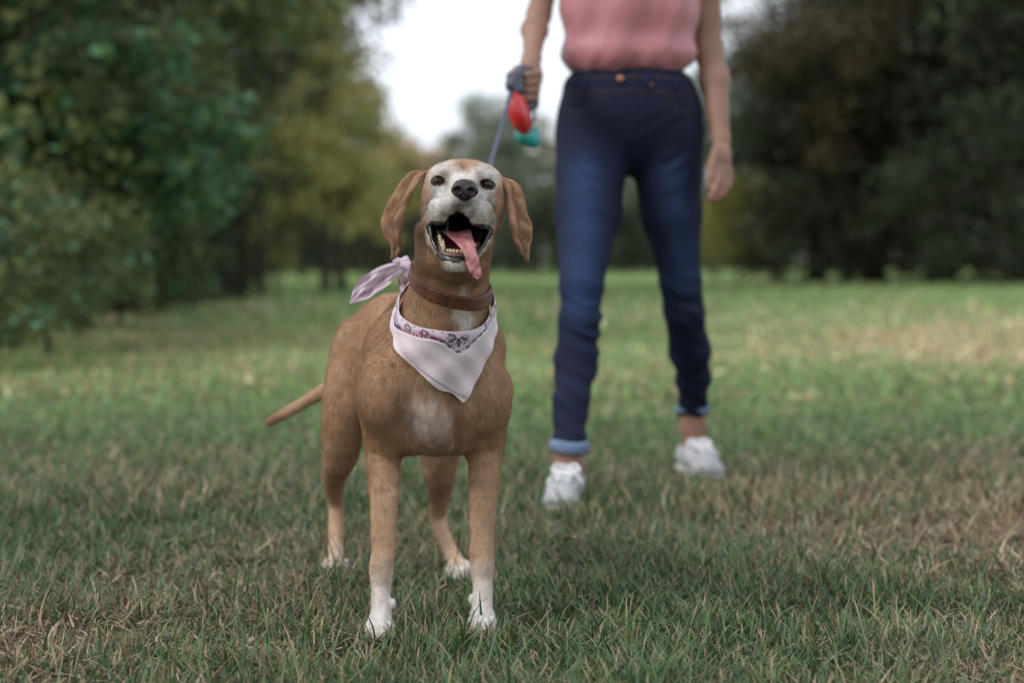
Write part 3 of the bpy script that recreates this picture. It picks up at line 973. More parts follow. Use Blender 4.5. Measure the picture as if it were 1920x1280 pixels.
# where the turned-down light layer starts under the printed roll (metres below the top edge)
step_d = band_curve([(-180, .026), (-100, .026), (-75, .030), (-45, .030), (-30, .0200), (-15, .0160), (-3, .0150), (4, .019), (9, .028), (13, .034), (18, .028), (24, .018), (30, .012), (45, .014), (60, .020), (80, .024), (120, .026)], th)
step_raw = step_d.copy()
step_d = smooth_p(step_d, 2)[:, None]
dep = ztop[:, None] - ZZ
lay = sstep(-.0008, .0012, dep - step_d)
wr_ = (.0022 * np.sin(TH * .16 + dep * 90 + 1.2) + .0016 * np.sin(TH * .33 - dep * 130) + .0022 * (fbm(P3, 1.6, 4, 3).reshape(NT, NV) - .5)) * sstep(.01, .05, dep)
roll_ = .0045 * np.exp(-((dep - .010) / .011) ** 2) + .0015 * np.sin(TH * .21 + 2) * np.exp(-((dep - .012) / .012) ** 2)
diag = sstep(-.0012, .0012, (TH - 8) * .0012 - (dep - .085)) * .0028 * fr            # second layer edge running to the point
OFF = .0065 + roll_ + lay * .0032 + wr_ + diag + .0015 * sstep(.75, 1, VV) * np.sin(TH * .13) * fr
RC = RB + OFF
def cloth_pt(thd, d, off=0.0):
    """point on the outer face of the cloth at angle thd (deg), d metres below the top edge"""
    thd = np.asarray(thd, float); d = np.asarray(d, float)
    i = (thd + 180) / 360 * NT; i0 = np.floor(i).astype(int); f = i - i0; i0 %= NT; i1 = (i0 + 1) % NT
    zt = ztop[i0] * (1 - f) + ztop[i1] * f; zb = zbot[i0] * (1 - f) + zbot[i1] * f
    jj = np.clip(d / (zt - zb), 0, .9999) * (NV - 1); j0 = jj.astype(int); g = jj - j0; j1 = np.minimum(j0 + 1, NV - 1)
    r_ = (RC[i0, j0] * (1 - f) + RC[i1, j0] * f) * (1 - g) + (RC[i0, j1] * (1 - f) + RC[i1, j1] * f) * g
    z = zt - d
    a = axis_at(z); an = np.radians(thd)
    n = np.stack([np.sin(an), -np.cos(an), 0 * an], -1)
    return a + n * (r_ + off)[..., None]
outer = AX + D2[:, None, :] * RC[..., None]
inner = AX + D2[:, None, :] * (RC - .0012)[..., None]
N = NT * NV
f1 = grid_faces(NT, NV, True); f2 = f1[:, ::-1] + N
i = np.arange(NT); i2 = (i + 1) % NT
tope = np.stack([i * NV, i * NV + N, i2 * NV + N, i2 * NV], -1)
bote = np.stack([i * NV + NV - 1, i2 * NV + NV - 1, i2 * NV + NV - 1 + N, i * NV + NV - 1 + N], -1)
PINK_D = np.array([.50, .29, .36]); PINK_L = np.array([.80, .695, .745])
pc = PINK_D[None, None] * (1 - lay[..., None]) + PINK_L * lay[..., None]
sidew = (1 - np.exp(-((TH + 68) / 22) ** 2) * (1 - lay))[..., None]
pc = np.where((((TH > 2) & (TH <= 18)) | ((dep < .009 + .004 * np.sin(TH * .2)) & (TH < 18)))[..., None] & (lay[..., None] < .5), np.array([.66, .54, .61]), pc)
pc = np.where((TH < -28)[..., None] & (lay[..., None] < .5), np.array([.64, .56, .64]), pc)
pc = np.where((TH > 18)[..., None] & (lay[..., None] < .5), np.array([.64, .55, .62]), pc)
pn = fbm(P3, 3, 7, 2).reshape(NT, NV)
pc = pc * (1 - .10 * (pn[..., None] - .5)) + np.array([.0, -.05, -.02]) * (np.clip(pn - .5, 0, 1) * 1.4)[..., None]
VB = np.vstack([outer.reshape(-1, 3), inner.reshape(-1, 3)])
CB = np.vstack([pc.reshape(-1, 3)] * 2)
# printed pattern, flush ink shapes on the cloth
ink_parts = []
def ink(pts2, w=.0005, closed=False):
    """a drawn line: pts2 = [(theta_deg, depth_m)]"""
    p = np.array(pts2, float)
    if closed: p = np.vstack([p, p[0]])
    s_ = np.array([.095 * math.pi / 180, 1.0])         # degrees to metres on the cloth
    q = p * s_
    t_ = np.gradient(q, axis=0); t_ /= _norm(t_)[:, None] + 1e-12
    n_ = np.stack([-t_[:, 1], t_[:, 0]], 1)
    a = (q + n_ * w) / s_; b = (q - n_ * w) / s_
    A = cloth_pt(a[:, 0], a[:, 1], .0004); B_ = cloth_pt(b[:, 0], b[:, 1], .0004)
    k = len(p); ii = np.arange(k - 1)
    ink_parts.append((np.vstack([A, B_]), [np.stack([ii, ii + 1, ii + 1 + k, ii + k], -1)]))
S_ = 1 / (.095 * math.pi / 180)
def blob(t0, d0, a, b, ang, n=12):
    """filled oval, a/b half axes in metres"""
    an = np.linspace(0, 2 * math.pi, n, endpoint=False); ca, sa = math.cos(ang), math.sin(ang)
    x = a * np.cos(an); y = b * np.sin(an)
    tx = t0 + (x * ca - y * sa) * S_; dy = d0 + x * sa + y * ca
    c = cloth_pt(np.append(tx, t0), np.append(dy, d0), .0005)
    ii = np.arange(n)
    ink_parts.append((c, [np.stack([ii, (ii + 1) % n, np.full(n, n)], -1)]))
def oval(t0, d0, a, b, ang, w=.0004, n=18, arc=(0, 1)):
    an = np.linspace(2 * math.pi * arc[0], 2 * math.pi * arc[1], n); ca, sa = math.cos(ang), math.sin(ang)
    x = a * np.cos(an) * (1 + 0 * an); y = b * np.sin(an)
    ink(np.stack([t0 + (x * ca - y * sa) * S_, d0 + x * sa + y * ca], 1), w)
def leaf(t0, d0, L_, wd_, ang, fill=False, n=14):
    u_ = np.linspace(0, 1, n); h_ = wd_ * np.sin(np.pi * u_) ** .8
    ca, sa = math.cos(ang), math.sin(ang)
    for sg in (1, -1):
        x = u_ * L_; y = sg * h_
        ink(np.stack([t0 + (x * ca - y * sa) * S_, d0 + x * sa + y * ca], 1), .0003)
    if fill:
        ink(np.stack([t0 + (u_[2:-2] * L_ * ca) * S_, d0 + u_[2:-2] * L_ * sa], 1), .0007)
# central flower (below the neck) with leaves fanning down
for k, an in enumerate(np.radians([196, 166, 138, 112, 86, 60, 34, 6])):
    leaf(12 + .0030 * math.cos(an) * S_, .007 + .0030 * math.sin(an), (.0085, .0095, .0105, .0125, .0135, .0115, .0095, .0085)[k], .0017, an, fill=(k % 2 == 0))
# scalloped border either side of the point
def sd_at(t): return float(np.interp(t, th, step_raw))
for t_, a_ in ((-2.5, .3), (3.2, .6), (7.2, .9), (12.6, 0), (18.2, -.9), (22.5, -.8), (27.5, -.5), (33, -.2)):
    d_ = sd_at(t_) - .0040
    oval(t_, d_, .0028, .0020, a_ + math.pi, .0005, arc=(.45, 1.05))
    oval(t_, d_, .0014, .0010, a_, .0004)
for t_ in (.4, 5.3, 9.6, 15.6, 20.3, 25, 30.2):
    blob(t_, sd_at(t_) - .0042, .0010, .0008, .4)
# small flowers and dashes along the left of the roll
for t_, d_ in ((-20, .0085), (-8, .0075)):
    for k in range(9):
        an = 2 * math.pi * k / 9
        x0_, y0_ = math.cos(an) * .0022, math.sin(an) * .0022
        x1_, y1_ = math.cos(an) * .0056, math.sin(an) * .0050
        ink([(t_ + x0_ * S_, d_ + y0_), (t_ + (x0_ + x1_) / 2 * S_, d_ + (y0_ + y1_) / 2), (t_ + x1_ * S_, d_ + y1_)], .0007)
for k in range(12):
    t_ = -30 + k * 2.9
    blob(t_, sd_at(t_) - .0022, .0013, .0008, 1.0 + k)
    if k % 2: blob(t_ + .6, .0028, .0010, .0007, k)
# big paisley on the left side
def spiral(t0, d0, r0, turns, dirn, w=.0006, sq=.75, n=46):
    a_ = np.linspace(0, 2 * math.pi * turns, n); r_ = r0 * (1 - a_ / a_[-1] * .82)
    ink(np.stack([t0 + dirn * np.cos(a_) * r_ * S_, d0 + np.sin(a_) * r_ * sq], 1), w)
spiral(-41, .0135, .0080, 1.9, 1); spiral(-41, .0135, .0098, 1.0, 1, .0004)
spiral(-56, .0125, .0072, 1.7, -1); spiral(-56, .0125, .0088, .9, -1, .0004)
ink(catmull([(-51, .006), (-43, .0035), (-36, .006), (-30, .0115), (-27, .0145)], 24), .0007)
ink(catmull([(-52, .019), (-44, .0235), (-37, .0205), (-31, .0165), (-27, .015)], 24), .0007)
ink(catmull([(-54, .0225), (-45, .0258), (-38, .0228), (-31, .0185), (-26, .0165)], 24), .0005)
for k in range(13):
    u_ = k / 12
    blob(-54 + 27 * u_, .0285 - .0110 * u_ ** 1.3, .0013, .0009, 1.2)
for k in range(10):
    blob(-39 + k * 1.0, .0185 - .0004 * k, .0009, .0006, .3)
for k in range(6): blob(-44 + k * 1.3, .0140 + .001 * math.sin(k * 2), .0011, .0009, k)
for k in range(4):
    oval(-64 + k * 5.0, .0025 + .0006 * k, .0024, .0017, .3, .0006, arc=(0, .7))
# right side rows
for k in range(15):
    u_ = k / 14
    t_ = 34 + 50 * u_
    ink([(t_, .0045), (t_ + .6, .0065), (t_ + .4, .0085)], .0007)
    if k % 2: blob(t_, .0125 + .003 * u_, .0010, .0007, .5)
    if k % 3 == 0: oval(t_, .0025, .0022, .0014, 0, .0005)
Vi, Fi = join(ink_parts)
NB = len(VB)
Vall, Fall = join([(VB, [np.concatenate([f1, f2, tope, bote])]), (Vi, Fi)])
nq = len(f1) * 2 + len(tope) * 2
# material index: cloth quads come first, everything after is ink
quads, tris = Fall[0], Fall[1]
mi = np.concatenate([np.where(np.arange(len(quads)) < nq, 0, 1), np.ones(len(tris), int)])
Call = np.vstack([CB, np.full((len(Vi), 3), .02)])
m_cloth = material("bandana_cotton", rough=.85, attr="col", noise=.04, nscale=260, bump=.35, bscale=700, sheen=.15, spec=.2, trans=.18)
m_ink = material("bandana_print", (.030, .024, .055), rough=.85, spec=.15)
bandana = mesh_from("bandana", Vall, [quads, tris], None, dog_root, col=Call, mats=[m_cloth, m_ink], midx=mi)

# knot at the back and the free end standing out to the left
def cloth_strip(ctrl, nu=40, nc_=15, th_=.0011, ruf=1.0, up=(0, .35, 1.0)):
    L = catmull([c_ for c_ in ctrl], nu)
    ctr = L[:, :3]; w = L[:, 3]
    T = np.gradient(ctr, axis=0); T /= _norm(T)[:, None]
    up = np.array(up, float); S1 = up - T * (T @ up)[:, None]; S1 /= _norm(S1)[:, None]
    N1 = np.cross(T, S1)
    c_ = np.linspace(-1, 1, nc_); t_ = np.linspace(0, 1, nu)
    Cg = c_[None, :]; Tg = t_[:, None]
    dz = (.26 * np.cos(Cg * 2.4 + Tg * 2) + .20 * np.sin(Cg * 6 + Tg * 7) * ruf + .12 * np.sin(Cg * 11 - Tg * 9) + .10 * np.sin(Tg * 24 + Cg * 3)) * w[:, None]
    p = ctr[:, None] + S1[:, None] * (Cg * w[:, None])[..., None] + N1[:, None] * dz[..., None]
    n = N1[:, None] * th_ / 2
    A = (p + n).reshape(-1, 3); B_ = (p - n).reshape(-1, 3); K = nu * nc_
    f = [grid_faces(nu, nc_), grid_faces(nu, nc_)[:, ::-1] + K]
    idx = lambda a, b: a * nc_ + b
    rg = np.array([idx(0, j) for j in range(nc_)] + [idx(a, nc_ - 1) for a in range(1, nu)] + [idx(nu - 1, j) for j in range(nc_ - 2, -1, -1)] + [idx(a, 0) for a in range(nu - 2, 0, -1)])
    f.append(np.stack([rg, rg + K, np.roll(rg, -1) + K, np.roll(rg, -1)], -1))
    cc_ = np.tile(np.array([.66, .55, .62]), (nu, nc_, 1)) * (1 - .0 * Cg[..., None])
    cc_ = np.where(((Cg + .25) > 0)[..., None], np.array([.66, .54, .62]), cc_)
    cc_ = np.where((np.abs(Cg + .25) < .06)[..., None] * np.ones_like(cc_) > 0, np.array([.42, .23, .31]), cc_)
    cc_ = cc_.reshape(-1, 3)
    return np.vstack([A, B_]), np.concatenate(f), np.vstack([cc_, cc_])
e0 = P(752, 500, 3.10); e1 = P(727, 512, 3.075); e2 = P(700, 530, 3.06); e3 = P(678, 548, 3.055); e4 = P(656, 569, 3.055)
Vt, Ft, Ct = cloth_strip([(*e0, .008), (*e1, .0145), (*e2, .0165), (*e3, .0135), (*e4, .0012)])
mesh_from("bandana_end", Vt, Ft, m_cloth, bandana, col=Ct)
e0 = P(760, 500, 3.12); e1 = P(765, 515, 3.17); e2 = P(770, 540, 3.20); e3 = P(772, 575, 3.20)
Vt, Ft, Ct = cloth_strip([(*e0, .009), (*e1, .016), (*e2, .018), (*e3, .002)], up=(1, .2, 0))
mesh_from("bandana_end", Vt, Ft, m_cloth, bandana, col=Ct)
kt = Solid(); kc = P(760, 503, 3.115)
kt.ell(kc, (.016, .014, .012), .004); kt.cap(kc + [-.012, 0, .008], kc + [.012, .004, -.008], .009, .009, .004); kt.cap(kc + [.003, -.01, -.012], kc + [0, .004, .012], .006, .007, .003)
Vk, Fk = polygonise(kt, kc - .035, kc + .035, .0016, lambda p: (vnoise(p, 300, 2) - .5) * .003)
mesh_from("knot", Vk, Fk, m_cloth, bandana, col=np.tile([.58, .46, .55], (len(Vk), 1)))

# ================================================================ WOMAN
person = empty("person", (.30, 4.85, 0))
tag(person, "woman behind the dog in pink sleeveless blouse, dark blue jeans and white sneakers", "person")
# joints (viewer's left = her right)
HIPL, HIPR = np.array(P(1098, 290, 4.86)), np.array(P(1262, 290, 4.88))
KNL, KNR = np.array(P(1090, 575, 4.66)), np.array(P(1282, 560, 4.93))
ANL, ANR = np.array(P(1066, 868, 4.53)), np.array(P(1300, 800, 5.15))
# --- skin: one figure
bd = Solid()
PC = P(1182, 200, 4.88)
WX = PC[0]
bd.ell((WX, 4.90, .965), (.135, .090, .10), .03)
bd.ell((WX, 4.90, 1.10), (.118, .085, .13), .04)
bd.ell((WX, 4.905, 1.27), (.135, .092, .15), .05)
bd.cap((WX - .15, 4.92, 1.40), (WX + .15, 4.92, 1.40), .048, .048, .05)
bd.cap((WX, 4.93, 1.40), (WX, 4.91, 1.50), .054, .048, .03)
HC = np.array([WX, 4.885, 1.615])
bd.ell(HC, (.070, .092, .105), .02); bd.ell(HC + [0, -.02, -.055], (.052, .065, .058), .02)
bd.ell(HC + [0, -.068, -.078], (.024, .022, .020), .02)
bd.cap(HC + [0, -.086, .012], HC + [0, -.100, -.022], .007, .010, .008); bd.ell(HC + [0, -.098, -.027], (.016, .009, .008), .006)
for s in (-1, 1):
    bd.ell(HC + [s * .030, -.088, .008], (.014, .010, .008), .005, sub=True)
    bd.ell(HC + [s * .030, -.077, .008], (.012, .011, .009), .002)
    bd.ell(HC + [s * .072, .008, -.01], (.008, .018, .030), .006)
bd.ell(HC + [0, -.086, -.050], (.024, .010, .0045), .004); bd.ell(HC + [0, -.084, -.058], (.020, .010, .005), .004)
bd.cap(HC + [-.020, -.096, -.0535], HC + [.020, -.096, -.0535], .0018, .0018, .002, sub=True)
# legs
LEGL = [P(1112, 262, 4.89), P(1103, 400, 4.80), P(1090, 540, 4.69), P(1087, 600, 4.68), P(1080, 680, 4.665), P(1070, 760, 4.59), P(1067, 835, 4.53)]
LEGR = [P(1250, 262, 4.90), P(1258, 400, 4.90), P(1277, 530, 4.91), P(1282, 580, 4.94), P(1293, 655, 5.02), P(1300, 710, 5.09), P(1299, 762, 5.14)]
bd.chain(LEGL + [ANL], [.078, .063, .040, .038, .040, .030, .027, .028], .02)
bd.chain(LEGR + [ANR], [.078, .060, .039, .037, .039, .031, .028, .028], .02)
ftL = np.array([ANL[0], ANL[1], 0.0]); ftR = np.array([ANR[0], ANR[1], 0.0])
TOEL = np.array(P(1050, 960, 4.34)); TOER = np.array(P(1334, 890, 4.98))
def foot_dir(a, t):
    d = np.array([t[0] - a[0], t[1] - a[1], 0]); return d / np.linalg.norm(d)
FDL, FDR = foot_dir(ANL, TOEL), foot_dir(ANR, TOER)
for an, fd in ((ANL, FDL), (ANR, FDR)):
    g = np.array([an[0], an[1], 0])
    bd.cap(an + [0, 0, .03], g + [0, 0, .060], .029, .032, .02)
    bd.cap(g - fd * .035 + [0, 0, .045], g + fd * .14 + [0, 0, .035], .026, .020, .02)
    bd.ell(an + np.array([fd[1], -fd[0], 0]) * .026 + [0, 0, -.005], (.011, .011, .013), .012)
    bd.ell(an - np.array([fd[1], -fd[0], 0]) * .026 + [0, 0, -.005], (.011, .011, .013), .012)
# arms
SHL, SHR = np.array([WX - .170, 4.92, 1.385]), np.array([WX + .172, 4.92, 1.385])
ELL = np.array(P(1010, 30, 4.90)); WRL = np.array(P(997, 110, 4.66)); 
ELR = np.array(P(1328, 92, 4.93)); WRR = np.array(P(1351, 258, 4.84))
bd.chain([SHL, SHL * .5 + ELL * .5, ELL], [.046, .034, .0275], .02)
bd.chain([ELL, ELL * .65 + WRL * .35 + [-.004, 0, .0], WRL], [.0275, .0295, .0200], .02)
bd.chain([SHR, SHR * .5 + ELR * .5, ELR], [.050, .040, .033], .02)
bd.chain([ELR, ELR * .65 + WRR * .35 + [.004, 0, 0], WRR], [.033, .035, .0215], .02)
# hanging hand (viewer's right): back of the hand to the camera, thumb towards the thigh
KR = np.array(P(1353, 310, 4.80))
bd.cap(WRR, WRR * .3 + KR * .7, .020, .020, .012, flat=((0, 1, 0), .75))
bd.cap(P(1346, 285, 4.81), P(1343, 318, 4.795), .013, .012, .010); bd.cap(P(1359, 285, 4.82), P(1362, 318, 4.81), .014, .012, .010)
def finger(S, pts, r0, r1, k=.003):
    S.chain(pts, list(np.linspace(r0, r1, len(pts))), k)
finger(bd, [P(1344, 315, 4.785), P(1346, 340, 4.765), P(1339, 360, 4.750), P(1331, 372, 4.745)], .0095, .0068)
finger(bd, [P(1352, 318, 4.795), P(1356, 345, 4.780), P(1348, 366, 4.765), P(1338, 376, 4.755)], .0098, .0070)
finger(bd, [P(1360, 318, 4.808), P(1364, 344, 4.798), P(1357, 363, 4.785), P(1347, 371, 4.775)], .0093, .0068)
finger(bd, [P(1367, 314, 4.822), P(1371, 334, 4.818), P(1366, 351, 4.808), P(1358, 358, 4.80)], .0082, .0060)
finger(bd, [P(1342, 282, 4.80), P(1334, 308, 4.775), P(1332, 332, 4.762), P(1331, 350, 4.758)], .0115, .0072, .006)
# gripping hand (viewer's left): fist round the leash handle
GX = np.array(P(986, 160, 4.60))           # centre of the grip
bd.cap(WRL, np.array(P(992, 132, 4.625)), .022, .026, .012)
bd.ell(P(994, 146, 4.628), (.030, .026, .030), .012)
for k, (dy, r_) in enumerate(((136, .0098), (151, .0100), (166, .0096), (181, .0084))):
    finger(bd, [P(1006, dy, 4.625), P(1008 - k, dy + 3, 4.590), P(990 - k, dy + 5, 4.570), P(974, dy + 4, 4.585)], r_, r_ * .8)
finger(bd, [P(986, 126, 4.620), P(970, 132, 4.590), P(958, 142, 4.575), P(954, 154, 4.572)], .0115, .0078, .006)
Vp, Fp = polygonise(bd, (WX - .31, 4.30, -.01), (WX + .30, 5.33, 1.75), .0042, lambda p: (vnoise(p, 60, 3) - .5) * .001)
def skin_col(p):
    c = np.tile(np.array([.255, .140, .100]), (len(p), 1))
    n = fbm(p, 30, 2, 3)
    c = c * (0.88 + .24 * n)[:, None]
    q = p - HC
    lip = (np.abs(q[:, 0]) < .024) & (q[:, 1] < -.075) & (np.abs(q[:, 2] + .054) < .009)
    c[lip] = (.36, .10, .09)
    tips = (p[:, 2] < P(0, 355, 4.76)[2]) & (p[:, 2] > .66) & (p[:, 0] > WX + .15)
    c[tips] = c[tips] * np.array([1.05, .85, .85])
    return c
m_skin = material("skin", rough=.55, attr="col", sss=.12, bump=.15, bscale=400, spec=.4)
mesh_from("body", Vp, Fp, m_skin, person, col=skin_col(Vp))
# hair: long and brown, tied back
hrS = Solid()
hrS.ell(HC + [0, .022, .028], (.082, .092, .098), .01); hrS.cap(HC + [0, .10, .02], HC + [0, .115, -.20], .032, .018, .02)
hrS.ell(HC + [0, -.09, -.035], (.062, .07, .082), .012, sub=True)
Vh, Fh = polygonise(hrS, HC - .26, HC + [.12, .18, .15], .006, lambda p: (vnoise(p * [4, 4, .6], 60, 3) - .5) * .006)
mesh_from("hair", Vh, Fh, material("brown_hair", (.06, .032, .018), rough=.5, noise=.4, nscale=60, bump=.5, bscale=200), person)

# --- blouse: loose satin tank gathered at the waist
bl = Solid()
zw = P(0, 135, 4.85)[2]
bl.ell((WX - .004, 4.895, zw + .046), (.1665, .114, .068), .03)
bl.ell((WX - .004, 4.895, zw + .15), (.168, .118, .12), .05)
bl.ell((WX, 4.90, 1.25), (.164, .118, .17), .06)
bl.ell((WX - .05, 4.83, 1.285), (.06, .06, .065), .04); bl.ell((WX + .05, 4.83, 1.285), (.06, .06, .065), .04)
bl.cap((WX - .11, 4.92, 1.40), (WX - .10, 4.92, 1.43), .055, .045, .04); bl.cap((WX + .11, 4.92, 1.40), (WX + .10, 4.92, 1.43), .055, .045, .04)
bl.ell((WX, 4.86, 1.47), (.075, .10, .085), .02, sub=True)
for s in (-1, 1): bl.ell((WX + s * .215, 4.92, 1.36), (.055, .09, .09), .02, sub=True)
def bl_disp(p):
    x = p[:, 0] - WX; z = p[:, 2]
    d1 = 1 - sstep(0, .16, z - zw)
    a = np.arctan2(p[:, 1] - 4.895, x)
    q = np.stack([x, p[:, 1], (z - zw) * .35], -1)
    g = .010 * (vnoise(q, 55, 1) - .5) * (1 - sstep(0, .055, z - zw))                    # gathers at the hem
    u = x - (z - zw) * .32
    k = np.stack([u, p[:, 1] * .6, (z - zw) * .18], -1)
    f = .022 * (vnoise(k, 17, 4) - .5) + .003 * (vnoise(k, 46, 14) - .5) + .006 * (vnoise(k, 30, 8) - .5) * (.4 + .6 * (1 - sstep(.05, .25, z - zw)))
    f += .010 * (vnoise(p, 7, 9) - .5)
    return -(g + f)
Vb, Fb = polygonise(bl, (WX - .22, 4.72, zw - .04), (WX + .22, 5.06, 1.56), .0042, bl_disp)
m_blouse = material("pink_satin", (.42, .160, .185), rough=.42, noise=.05, nscale=60, bump=.15, bscale=900, sheen=.3, spec=.5, bdist=.0006)
mesh_from("blouse", Vb, Fb, m_blouse, person)

# --- jeans
jn = Solid()
def JP(px, py, Y): return np.array(P(px, py, Y))
zt = P(0, 140, 4.82)[2]
jn.ell((WX - .003, 4.90, zt - .02), (.155, .108, .064), .03)
jn.ell((WX, 4.902, zt - .075), (.1655, .113, .075), .05)
jn.ell((WX + .002, 4.905, zt - .125), (.176, .118, .115), .05)
jn.ell((WX - .07, 4.96, zt - .15), (.09, .075, .10), .04); jn.ell((WX + .07, 4.96, zt - .15), (.09, .075, .10), .04)
jn.chain(LEGL[:4], [.0935, .0775, .0495, .0470], .02)
jn.chain(LEGL[3:], [.0470, .0500, .0390, .0365], .02)
jn.chain(LEGR[:4], [.0935, .0740, .0490, .0475], .02)
jn.chain(LEGR[3:], [.0475, .0500, .0410, .0375], .02)
jn.ell((WX, 4.88, zt + .055), (.20, .14, .050), .004, sub=True)
jn.cap(JP(1180, 340, 4.78), JP(1180, 365, 4.95), .004, .006, .008, sub=True)
jn.ell(ANL + [0, .0, -.012], (.07, .07, .035), .003, sub=True)
jn.ell(ANR + [0, .0, -.012], (.07, .07, .035), .003, sub=True)
def jn_disp(p):
    x, y, z = p.T
    py = 640 + (0) * z
    d = .0035 * (vnoise(p * [1, 1, 1.6], 14, 1) - .5)
    # whiskers radiating from the crotch
    cx, cz = WX, P(0, 330, 4.85)[2]
    u = np.abs(x - cx); w = z - cz
    wh = np.exp(-((w - .03) / .085) ** 2) * (y < 4.88)
    wh = wh * (1 - sstep(.09, .15, u)) * sstep(.35, .65, vnoise(p * [1, 1, 2], 13, 12))
    d += .0050 * np.sin(w * 150 - u * 95 + 9 * vnoise(p, 9, 2)) * wh * sstep(.0, .05, u)
    # creases over the knees
    for kz, kx, s0 in ((KNL[2] - .055, KNL[0], 1.0), (KNR[2] - .02, KNR[0], .5)):
        k_ = np.exp(-((z - kz) / .075) ** 2) * np.exp(-((x - kx) / .09) ** 2)
        d += s0 * .0115 * (np.abs(np.sin((z - kz) * 70 + (x - kx) * 22 + 6.0 * vnoise(p, 11, 5))) - .5) * k_ * sstep(.25, .6, vnoise(p * [1, 1, 2.5], 12, 15))
    # small creases above the cuffs
    k_ = sstep(.42, .25, z)
    d += .0022 * np.sin(z * 130 + x * 60 + 9 * vnoise(p, 12, 7)) * k_
    # fly and centre seam
    d -= .0020 * np.exp(-((x - cx - .004) / .0022) ** 2) * (y < 4.9) * (z > cz)
    d += .0030 * (np.exp(-((x - cx - .018) / .002) ** 2)) * (y < 4.9) * (z > zt - .14) * (z < zt - .03)
    # waistband
    d -= .0006 * sstep(zt - .044, zt - .040, z)
    return d
Vj, Fj = polygonise(jn, (WX - .24, 4.40, .10), (WX + .24, 5.27, zt + .03), .0040, jn_disp)
def denim_col(p):
    x, y, z = p.T
    dark = np.array([.0090, .0120, .030]); mid = np.array([.023, .044, .108])
    cx = WX
    # worn thighs and knees: paler dye, also carrying painted highlights
    f = np.zeros(len(p))
    for a, b, wd_ in ((JP(1098, 330, 0.1) * 0 + HIPL + [-.005, 0, -.05], KNL + [0, 0, .02], .048), (HIPR + [0, 0, -.05], KNR + [0, 0, .02], .042)):
        ba = b - a; ba[1] = 0; q = p - a; q = q * [1, 0, 1]
        h = np.clip((q @ ba) / (ba @ ba), 0, 1); dd = _norm(q - h[:, None] * ba)
        f = np.maximum(f, np.exp(-(dd / wd_) ** 2))
    f *= (y < 4.93)
    for kn in (KNL, KNR):
        f = np.maximum(f, .8 * np.exp(-(((x - kn[0]) / .035) ** 2 + ((z - kn[2]) / .06) ** 2)) * (y < kn[1] + .02))
    f = f * (.55 + .6 * fbm(p * [1, 1, 2.4], 16, 3, 3))
    f += .12 * (jn_disp(p) < -.0015) * (z < zt - .06)  # raised creases get a painted highlight
    f *= .25 + .75 * (1 - sstep(zt - .12, zt - .04, z))
    f *= np.where(x > cx, .6, 1.0)  # right leg darkened: its shaded look is painted into the dye
    c = dark + (mid - dark) * np.clip(f, 0, 1)[:, None]
    # seams stitched in rust thread
    cz = P(0, 330, 4.85)[2]
    ln_ = (np.abs(z - (zt - .042)) < .0018) | (np.abs(z - (zt - .008)) < .0015)
    ln_ |= (np.abs(x - cx - .020) < .0015) & (z > zt - .13) & (z < zt - .04) & (y < 4.9)
    for s in (-1, 1):
        u = (x - cx) * s
        pk = zt - .045 - .045 * sstep(.07, .115, u) ** 1 + 0 * u
        ln_ |= (np.abs(z - pk) < .0022) & (u > .062) & (u < .155) & (y < 4.92)
        ln_ |= (np.abs(u - .064) < .0018) & (z < zt - .040) & (z > zt - .062) & (y < 4.9)
    c[ln_] = (.040, .026, .028)
    return c
m_denim = material("dark_denim", rough=.8, attr="col", noise=.22, nscale=420, bump=.35, bscale=900, sheen=.0, spec=.15, bdist=.001)
jeans = mesh_from("jeans", Vj, Fj, m_denim, person, col=denim_col(Vj))
# turned-up cuffs
m_cuff = material("denim_reverse", (.13, .19, .30), rough=.85, noise=.3, nscale=200, bump=.4, bscale=700)
def cuff(c, tilt, r, h_):
    n = 40; a = np.linspace(0, 2 * math.pi, n, endpoint=False)
    prof = [(r - .006, -h_), (r + .002, -h_ - .002), (r + .0055, -h_ + .003), (r + .0065, 0), (r + .005, h_ - .003), (r + .001, h_), (r - .004, h_ - .001)]
    V = []
    for i_, ang in enumerate(a):
        for j_, (rr_, zz_) in enumerate(prof):
            w_ = .0012 * math.sin(ang * 5 + j_)
            V.append([(rr_ + w_) * math.cos(ang), (rr_ + w_) * math.sin(ang), zz_ + .002 * math.sin(ang * 2 + 1)])
    V = np.array(V) @ np.array(Matrix.Rotation(tilt[1], 3, 'Y') @ Matrix.Rotation(tilt[0], 3, 'X')).T + c
    k = len(prof)
    i_, j_ = np.meshgrid(np.arange(n), np.arange(k), indexing='ij')
    f = np.stack([i_ * k + j_, ((i_ + 1) % n) * k + j_, ((i_ + 1) % n) * k + (j_ + 1) % k, i_ * k + (j_ + 1) % k], -1).reshape(-1, 4)
    return V, f
for c_, tl in ((JP(1067, 836, 4.525), (-.05, .05)), (JP(1298, 768, 5.145), (-.30, -.02))):
    cv_, cf_ = cuff(c_, tl, .0385, .0125)
    mesh_from("cuff", cv_, cf_, m_cuff, jeans)
